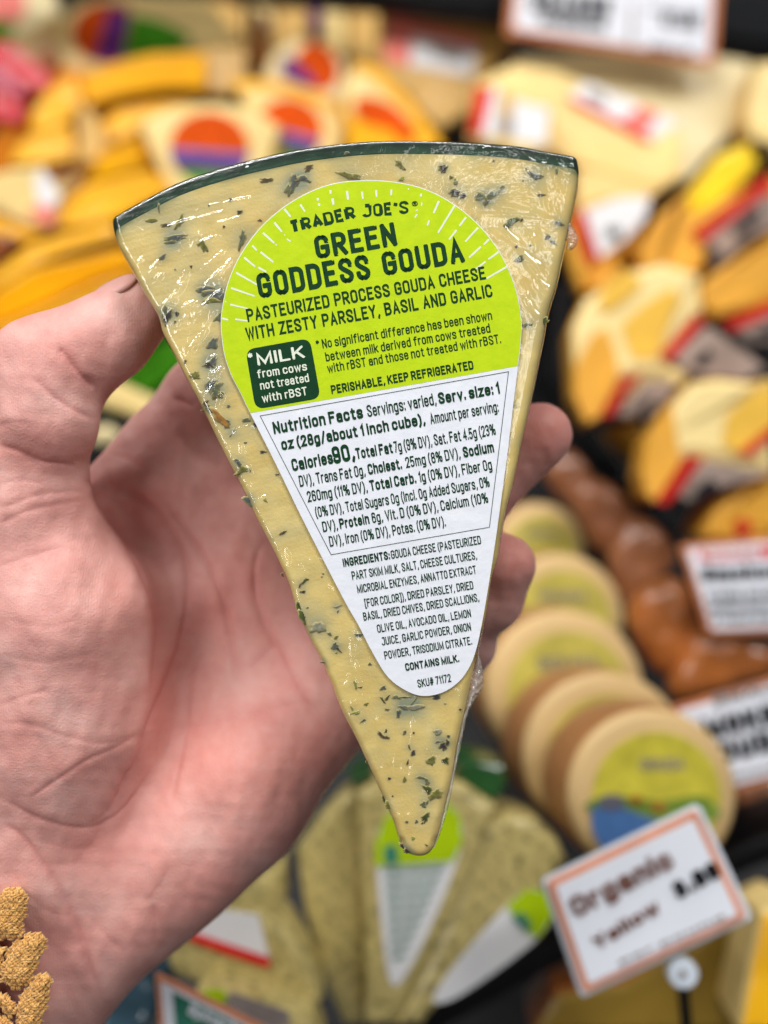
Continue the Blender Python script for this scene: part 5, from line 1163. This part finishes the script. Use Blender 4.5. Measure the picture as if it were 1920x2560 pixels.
ycheese('long amber wedge with red and grey label beneath the yellow ended one', [([(700, 480), (860, 310), (1000, 170), (1060, 300), (1500, 60), (1600, 300), (1300, 420), (1060, 640), (820, 700)], M_side)],
        [([(1120, 440), (1470, 170), (1560, 330), (1360, 420), (1170, 590)], M_taupe), ([(1030, 400), (1470, 70), (1500, 150), (1090, 460)], M_darkred), ([(1100, 520), (1150, 460), (1200, 520), (1140, 590)], M_ink), ([(1260, 380), (1400, 260), (1440, 310), (1300, 430)], M_ink)], h=.075, tilt=(-.1, 0))
ycheese('wedge with a red and white label right of the film seal', [([(330, 480), (360, 280), (560, 180), (830, 200), (760, 380), (620, 560), (520, 700), (420, 740)], M_side)],
        [([(420, 290), (620, 210), (810, 200), (780, 320), (680, 430), (530, 540), (450, 500)], M_paper), ([(375, 300), (440, 270), (530, 540), (470, 590), (410, 440)], M_darkred), ([(560, 380), (640, 370), (650, 430), (580, 440)], M_ink)], h=.07, tilt=(-.15, 0))
ycheese('dark yellow wedge low in the dip right of the held wedge', [([(510, 690), (620, 560), (760, 640), (740, 760), (560, 840)], M_side)], h=.065)
ycheese('pale topped yellow wedge, central one of the right heap', [(HZ((415, 660), (500, 470), (640, 380), (820, 280), (1000, 230), (1230, 300), (1260, 560), (1180, 620), (1000, 840), (1160, 970), (870, 950), (740, 970), (600, 1220), (520, 1245), (440, 1080)), M_paley),
         (HZ((445, 1080), (450, 880), (560, 690), (650, 650), (700, 800), (720, 920), (690, 1030), (590, 1215), (520, 1245)), M_side), (HZ((735, 640), (860, 520), (1060, 395), (1105, 470), (1060, 560), (970, 820), (880, 850), (800, 820)), M_gold), (HZ((590, 490), (650, 370), (800, 285), (870, 380), (780, 470), (640, 560)), M_gold)],
        [(HZ((1060, 850), (1270, 640), (1340, 680), (1640, 900), (1500, 980), (1180, 940)), M_taupe), (HZ((975, 830), (1200, 565), (1275, 590), (1050, 855)), M_darkred), (HZ((1170, 880), (1285, 770), (1310, 830), (1240, 900)), M_ink), (HZ((700, 1200), (890, 985), (1060, 990), (1060, 1060), (900, 1210)), M_taupe), (HZ((600, 1210), (735, 960), (870, 940), (760, 1070), (690, 1200)), M_darkred), (HZ((800, 1190), (900, 1090), (960, 1090), (880, 1200)), M_ink)], h=.10, tilt=(-.05, .1))
ycheese('smooth amber wedge reaching the right edge above the central pale topped one', [([(1090, 680), (1280, 540), (1520, 380), (1600, 700), (1480, 800), (1160, 880), (1080, 800)], M_side)],
        [([(1260, 930), (1560, 780), (1560, 1000), (1380, 1010)], M_taupe), ([(1210, 890), (1560, 740), (1560, 820), (1260, 950)], M_darkred), ([(1360, 960), (1560, 880), (1560, 950), (1420, 990)], M_ink)], h=.09, tilt=(-.1, 0))
ycheese('big pale topped wedge lower in the right heap', [(HZ((870, 1560), (900, 1350), (1060, 1120), (1180, 990), (1350, 960), (1560, 985), (1700, 960), (1700, 1560), (1280, 1470), (1140, 1460), (960, 1745), (900, 1700)), M_paley),
         (HZ((870, 1560), (900, 1350), (1055, 1135), (1090, 1380), (1110, 1490), (955, 1745), (900, 1700)), M_side), (HZ((1400, 1200), (1560, 1060), (1700, 980), (1700, 1250), (1480, 1440), (1375, 1390)), M_gold)],
        [(HZ((1080, 1690), (1270, 1480), (1700, 1570), (1400, 1640), (1150, 1740)), M_taupe), (HZ((950, 1745), (1140, 1455), (1260, 1465), (1100, 1690), (1020, 1765)), M_darkred), (HZ((1180, 1700), (1290, 1590), (1350, 1640), (1280, 1700)), M_ink), (HZ((1470, 1440), (1700, 1250), (1700, 1330), (1540, 1460)), M_darkred)], h=.11, tilt=(-.05, .1))
ycheese('round cut amber piece with a red dot above the red headed sign', [([(1090, 2080), (1160, 1930), (1300, 1820), (1500, 1740), (1600, 2100), (1300, 2140)], M_side)], [([(1270, 2010), (1320, 1980), (1370, 2010), (1360, 2070), (1290, 2080)], M_darkred)], h=.085)
ycheese('small shaded amber corner deep between the two right heaps', [([(600, 1470), (740, 1420), (820, 1560), (760, 1660), (640, 1560)], M_side)], h=.03)

# tray walls: raised black plastic
GT = 'black tray dividers between the cheeses'
for lbl, pts, h in (('black tray wall running down from the film seal to the red headed sign', [ZCc(*v)[0] for v in ((300, 640), (370, 700), (360, 1000), (380, 1350), (500, 1560), (700, 1740), (860, 1940), (1000, 2060), (960, 2110), (780, 1960), (560, 1720), (380, 1500), (250, 1200))], .0),
                    ('black tray wall crossing the bottom behind the salmon bordered card', [ZE(*v)[0] for v in ((470, 1010), (560, 910), (900, 740), (1600, 400), (1800, 330), (1800, 420), (1600, 500), (1000, 800), (560, 1040))], .05)):
    fr = Frame(pts, h); o = thing('tray_divider', lbl, 'tray divider', fr, GT); block(fr, 'divider_wall', pts, .05, M_black, o, bev=.003)

# ---- smoked brown cheeses
GB = 'glossy brown smoked cheeses'
for lbl, pts, h in (('highest brown smoked cheese, right of the middle fingertip', [(380, -80), (520, -180), (640, -60), (700, 60), (660, 160), (560, 160), (440, 60)], .05), ('brown smoked cheese with two bright glints beside the tray wall', [(530, 80), (640, -10), (760, 20), (900, 170), (960, 290), (860, 420), (740, 440), (620, 300)], .06),
                    ('brown smoked cheese left of the red headed sign', [(760, 470), (860, 260), (1000, 230), (1150, 400), (1130, 520), (1000, 640), (860, 720)], .065), ('orange brown glossy round one below the red headed sign', [(885, 800), (940, 660), (1080, 570), (1220, 600), (1300, 760), (1330, 960), (1240, 1140), (1100, 1150), (960, 1000)], .08),
                    ('brown smoked cheese between the two right hand signs', [(1180, 1040), (1260, 900), (1400, 900), (1700, 940), (1750, 1120), (1500, 1200), (1200, 1300), (1120, 1200)], .075), ('dark brown piece in the corner under the lower right sign', [(1500, 1780), (1750, 1700), (1800, 2100), (1560, 2060)], .03)):
    pts = [ZD(*v)[0] for v in pts]; fr = Frame(pts, h, (.1, 0)); o = thing('smoked_cheese', lbl, 'cheese', fr, GB)
    # pillow shape
    c = catmull(pts, 5, closed=True); P2 = np.array([fr.loc(*v)[:2] for v in c]); ce = P2.mean(0); V = []; F = []; n = len(P2); R0 = np.linalg.norm(P2 - ce, axis=1).mean(); K = 14
    for k in range(K):
        th = math.pi * (k + .5) / K; s_ = math.sin(th) ** .6; z = math.cos(th) * R0 * .45 - R0 * .4
        for v in P2: u = ce + (v - ce) * s_; V.append((u[0], u[1], z + .0010 * wnoise(np.array([u[0] * 1000]), np.array([u[1] * 1000]), 16, 4)[0]))
    for k in range(K - 1):
        for j in range(n): F.append([k * n + j, k * n + (j + 1) % n, (k + 1) * n + (j + 1) % n, (k + 1) * n + j][::-1])
    F.append(list(range(n))); F.append([(K - 1) * n + j for j in range(n)][::-1])
    mesh('smoked_rind', V, F, M_brown if 'below the red' in lbl or 'between' in lbl else M_dkbrown, o, smooth=True)

# ---- round flat cheeses leaning on each other
GR = 'small round cheeses fallen on each other in a row'
DS = [('farthest round cheese, above the ring fingertip', (350, 400), 262, .03), ('second round cheese, right of the ring fingertip', (470, 800), 370, .055), ('third round cheese with its label mostly hidden', (500, 1220), 460, .08), ('fourth round cheese, only a crescent of it showing', (740, 1600), 480, .105), ('nearest round cheese with yellow and blue landscape label', (1010, 1800), 490, .13)]
M_drim = simple('brown_disc_rim', srgb(176, 124, 78), .4, .12, 20, coat=.4, coat_rough=.2, bump=.4, bscale=30)
M_oldlab = simple('pale_olive_print', srgb(206, 192, 92), .5, .2, 40)
for i, (lbl, c, r, h) in enumerate(DS):
    cx, cy = ZD(*c)[0]; r *= .434; 
    if i == 4: cx, cy, r = 1638, 1990, 212
    fr = Frame([(cx, cy)], h, (.30, -.05)); o = thing('round_cheese', lbl, 'cheese', fr, GR)
    out = ell(cx, cy, r, r * 1.02, 0, n=56); P2 = np.array([fr.loc(*v)[:2] for v in out]); ce = P2.mean(0); V = []; F = []; n = len(P2)
    prof = [(.0, 0), (.9, 0), (.965, -.0012), (.99, -.004), (1, -.008), (1, -.020), (.98, -.026), (.93, -.029), (.0, -.029)]
    for s_, z in prof:
        for v in P2: u = ce + (v - ce) * max(s_, .001); V.append((u[0], u[1], z))
    for k in range(len(prof) - 1):
        for j in range(n): F.append([k * n + j, (k + 1) * n + j, (k + 1) * n + (j + 1) % n, k * n + (j + 1) % n])
    mesh('round_rind', V, [f[::-1] for f in F][::-1] if (P2[1] - P2[0])[1] < 0 else F, [M_disc, M_drim], o, smooth=True, fm=[1 if 3 * n <= i_ < 7 * n else 0 for i_ in range(len(F))] if not (P2[1] - P2[0])[1] < 0 else [1 if 3 * n <= len(F) - 1 - i_ < 7 * n else 0 for i_ in range(len(F))])
    lb = sheet(fr, 'label', ell(cx + r * .02, cy, r * .76, r * .76), M_oldlab if i < 4 else M_yellowp, o, .0008)
    if i == 4:
        sheet(fr, 'green_hills', [ZE(*v)[0] for v in ((1085, 262), (1170, 250), (1300, 268), (1450, 250), (1480, 330), (1085, 300))], M_hill, lb, .0013, smoothed=3)
        sheet(fr, 'blue_field', [ZE(*v)[0] for v in ((1080, 290), (1180, 290), (1290, 330), (1420, 350), (1380, 400), (1280, 430), (1110, 420), (1080, 360))], M_bluep, lb, .0017)
        sheet(fr, 'slate_patch', ell(*ZE(1145, 272)[0], 34, 20), M_slatep, lb, .0021)
        sheet(fr, 'red_patch', ell(*ZE(1300, 285)[0], 20, 9), M_spot, lb, .0021)
        sheet(fr, 'red_patch', ell(*ZE(1225, 262)[0], 16, 8), M_spot, lb, .0021)
        words(fr, 'label_lettering', 'GOUDA', ZE(1240, 165)[0], ZE(1385, 165)[0], 30, M_greyp, lb)
    else:
        sheet(fr, 'yellow_fields', [(cx - r * .70, cy + r * .1), (cx, cy + r * .0), (cx + r * .72, cy + r * .1), (cx + r * .6, cy + r * .42), (cx - r * .55, cy + r * .42)], M_yellowp, lb, .0013, smoothed=3)
        words(fr, 'label_lettering', 'GOUDA', (cx - r * .36, cy - r * .28), (cx + r * .4, cy - r * .28), r * .16, M_greyp, lb)

M_dkyel = simple('dark_yellow_paste', srgb(150, 120, 44), .45, .25, 18, coat=.5, coat_rough=.2, bump=.6, bscale=35)
# ---- more of the herbed gouda wedges (bottom)
t = NT('herbed_paste_far')
n1 = t.noise(230, 3, .7); c = t.ramp(n1, [(.36, srgb(132, 122, 74)), (.5, srgb(188, 170, 106)), (.68, srgb(206, 190, 126))]); t.link(c, t.b.inputs['Base Color'])
t.set(Roughness=.4, Coat_Weight=.55, Coat_Roughness=.15); t.bump(t.noise(60, 3), .6, .003, to=t.b.inputs['Coat Normal']); M_herb = t.m
M_rindf = simple('dark_green_rind_far', srgb(40, 84, 40), .3, .3, 40, coat=.6)
GH = 'herbed gouda wedges with lime labels lying in the case'
def hw(lbl, pts, h, Z, tilt=(0, 0), thick=.03, rimn=None):
    pp = [Z(*v)[0] for v in pts]; fr = Frame(pp, h, tilt); o = thing('herb_gouda_wedge', lbl, 'cheese wedge', fr, GH)
    block(fr, 'paste', pp, thick, M_herb, o, bev=.004)
    if rimn: block(fr, 'rind', [Z(*v)[0] for v in rimn], thick, M_rindf, o, bev=.002, lift=-.002)
    return fr, o
fr, o = hw('herbed wedge directly under the held wedge tip, lime and white label facing up', [(300, 240), (360, 205), (450, 182), (560, 185), (660, 215), (768, 290), (720, 440), (640, 640), (520, 860), (430, 1010), (330, 1010), (325, 700)], .12, ZE, (0, 0), rimn=[(290, 225), (360, 190), (350, 165), (285, 195)])
lb = sheet(fr, 'label', [ZE(*v)[0] for v in ((368, 420), (395, 330), (450, 270), (530, 250), (600, 268), (645, 320), (652, 400), (600, 560), (520, 740), (450, 862), (412, 850), (385, 650))], M_paper, o, smoothed=3)
sheet(fr, 'lime_panel', [ZE(*v)[0] for v in ((366, 482), (366, 410), (395, 328), (450, 268), (530, 248), (600, 266), (646, 318), (653, 400), (620, 466))], M_limep, lb, .0012)
sheet(fr, 'teal_badge', [ZE(*v)[0] for v in ((392, 418), (436, 410), (444, 468), (400, 476))], M_tealp, lb, .0016)
for k in range(9): words(fr, 'label_lettering', 'cheese cultures salt', ZE(395 + k * 3, 506 + k * 36)[0], ZE(595 - k * 16, 496 + k * 36)[0], 17, M_tealp, lb, .0012, .2)
hw('herbed wedge tucked against the left side of the one under the tip', [(100, 430), (170, 330), (235, 260), (310, 225), (328, 420), (326, 1010), (260, 1010), (190, 860), (130, 640)], .10, ZE, (-.1, 0))
fr, o = hw('herbed wedge leaning right, lime label cut by the salmon bordered card', [(690, 400), (740, 335), (820, 310), (910, 335), (975, 400), (1000, 460), (930, 560), (800, 700), (620, 900), (520, 1010), (430, 1010), (560, 760)], .11, ZE, (.1, 0), rimn=[(640, 140), (700, 128), (790, 150), (800, 220), (760, 270), (690, 240), (640, 190)])
lb = sheet(fr, 'label', [ZE(*v)[0] for v in ((555, 920), (640, 790), (800, 610), (870, 560), (930, 570), (950, 640), (900, 720), (760, 830), (620, 920))], M_paper, o, smoothed=3)
sheet(fr, 'lime_panel', [ZE(*v)[0] for v in ((800, 612), (865, 556), (932, 566), (952, 640), (905, 715), (860, 700))], M_limep, lb, .0012)
sheet(fr, 'teal_badge', [ZE(*v)[0] for v in ((815, 650), (850, 630), (885, 680), (862, 696))], M_tealp, lb, .0016)
cheese('spinach_gouda', 'dark green waxed rind corner right of the held tip', [ZE(*v)[0] for v in ((600, 150), (660, 118), (780, 140), (810, 200), (770, 262), (680, 235), (610, 190))], .07, M_rindf, .03, smoothed=3, cat='cheese wedge')
cheese('spinach_gouda', 'green rind sliver between palm heel and held wedge', [ZE(*v)[0] for v in ((270, 180), (330, 130), (380, 180), (360, 212), (290, 216))], .07, M_rindf, .03, smoothed=3, cat='cheese wedge')
cheese('cheese_block', 'tan cheese with the tray wall beneath the salmon bordered card', [ZE(*v)[0] for v in ((880, 1030), (960, 900), (1180, 860), (1600, 620), (1640, 760), (1600, 1030))], .06, M_dkyel, .04, (0, .1), M_brown)
cheese('cheese_block', 'yellow cheese at the bottom right corner', [ZE(*v)[0] for v in ((1570, 1030), (1600, 820), (1640, 640), (1760, 600), (1760, 1030))], .10, M_amber, .04, (0, .1), M_cream)
fr, o = cheese('gouda_wedge', 'wedge under the palm heel with a white sticker edged in red', [ZF(*v)[0] for v in ((740, 520), (800, 420), (1000, 330), (1190, 320), (1330, 420), (1420, 560), (1490, 740), (1430, 820), (1330, 800), (1050, 720), (800, 640))], .12, M_herb, .035, (0, 0), cat='cheese wedge')
lb = sheet(fr, 'price_sticker', [ZF(*v)[0] for v in ((830, 450), (1030, 320), (1190, 345), (1245, 560))], M_paper, o)
sheet(fr, 'red_edge', [ZF(*v)[0] for v in ((830, 445), (900, 430), (1245, 545), (1240, 592), (1050, 530))], M_redp, lb, .0012)
cheese('gouda_wedge', 'small herbed piece behind the sticker wedge, next to the black gap', [ZF(*v)[0] for v in ((1080, 300), (1180, 190), (1320, 80), (1330, 240), (1290, 380), (1190, 350))], .09, M_herb, .03, cat='cheese wedge')
fr, o = cheese('gouda_wedge', 'wedge with a grey label end below the sticker wedge', [ZF(*v)[0] for v in ((900, 700), (1050, 700), (1340, 790), (1440, 830), (1500, 1000), (900, 1000))], .13, M_herb, .03, (0, 0), cat='cheese wedge')
lb = sheet(fr, 'label', [ZF(*v)[0] for v in ((1010, 720), (1080, 705), (1330, 790), (1340, 960), (1040, 960))], M_greyp, o)
sheet(fr, 'lime_panel', [ZF(*v)[0] for v in ((930, 690), (1030, 690), (1050, 740), (980, 760))], M_limep, lb, .0012)
sign('price_sign', 'teal price card with salmon edge cut off by the bottom edge', [ZF(*v)[0] for v in ((712, 612), (1330, 920), (1250, 1200), (760, 1200))], .155, (0, 0), 15, M_salmon, [('Spinach', ZF(860, 800)[0], ZF(1080, 900)[0], 30, M_sign)], rules=[([ZF(*v)[0] for v in ((795, 700), (1210, 905), (1160, 1100), (830, 1100))], M_tealp)])
for lbl, c, rr_ in (('dark blue foil pack beneath the wrist, farther one', (660, 650), (130, 90)), ('dark blue foil pack beneath the wrist, nearer one', (520, 800), (190, 130))):
    cheese('foil_pack', lbl, ell(*ZF(*c)[0], rr_[0] * .5425 * 1.2, rr_[1] * .5425 * 1.3, -35, n=18), .10, M_teal, .03, cat='cheese pack', group='dark blue packs under the wrist')
# seen between thumb and palm
cheese('spinach_gouda', 'green waxed piece seen between the thumb and the palm', [(300, 930), (350, 880), (440, 830), (470, 900), (420, 950), (340, 1010), (260, 1040)], .06, M_greenp, .03, smoothed=3, cat='cheese wedge')
cheese('gouda_wedge', 'pale strip of a wedge seen in the gap between thumb and palm', [(230, 960), (290, 950), (400, 1000), (380, 1060), (300, 1030), (230, 1010)], .07, M_cream, .02, cat='cheese wedge')
cheese('gouda_wedge', 'small pale piece low in the gap between thumb and palm', [(215, 1070), (270, 1060), (300, 1085), (280, 1115), (220, 1110)], .06, M_cream2, .02, smoothed=3, cat='cheese wedge')
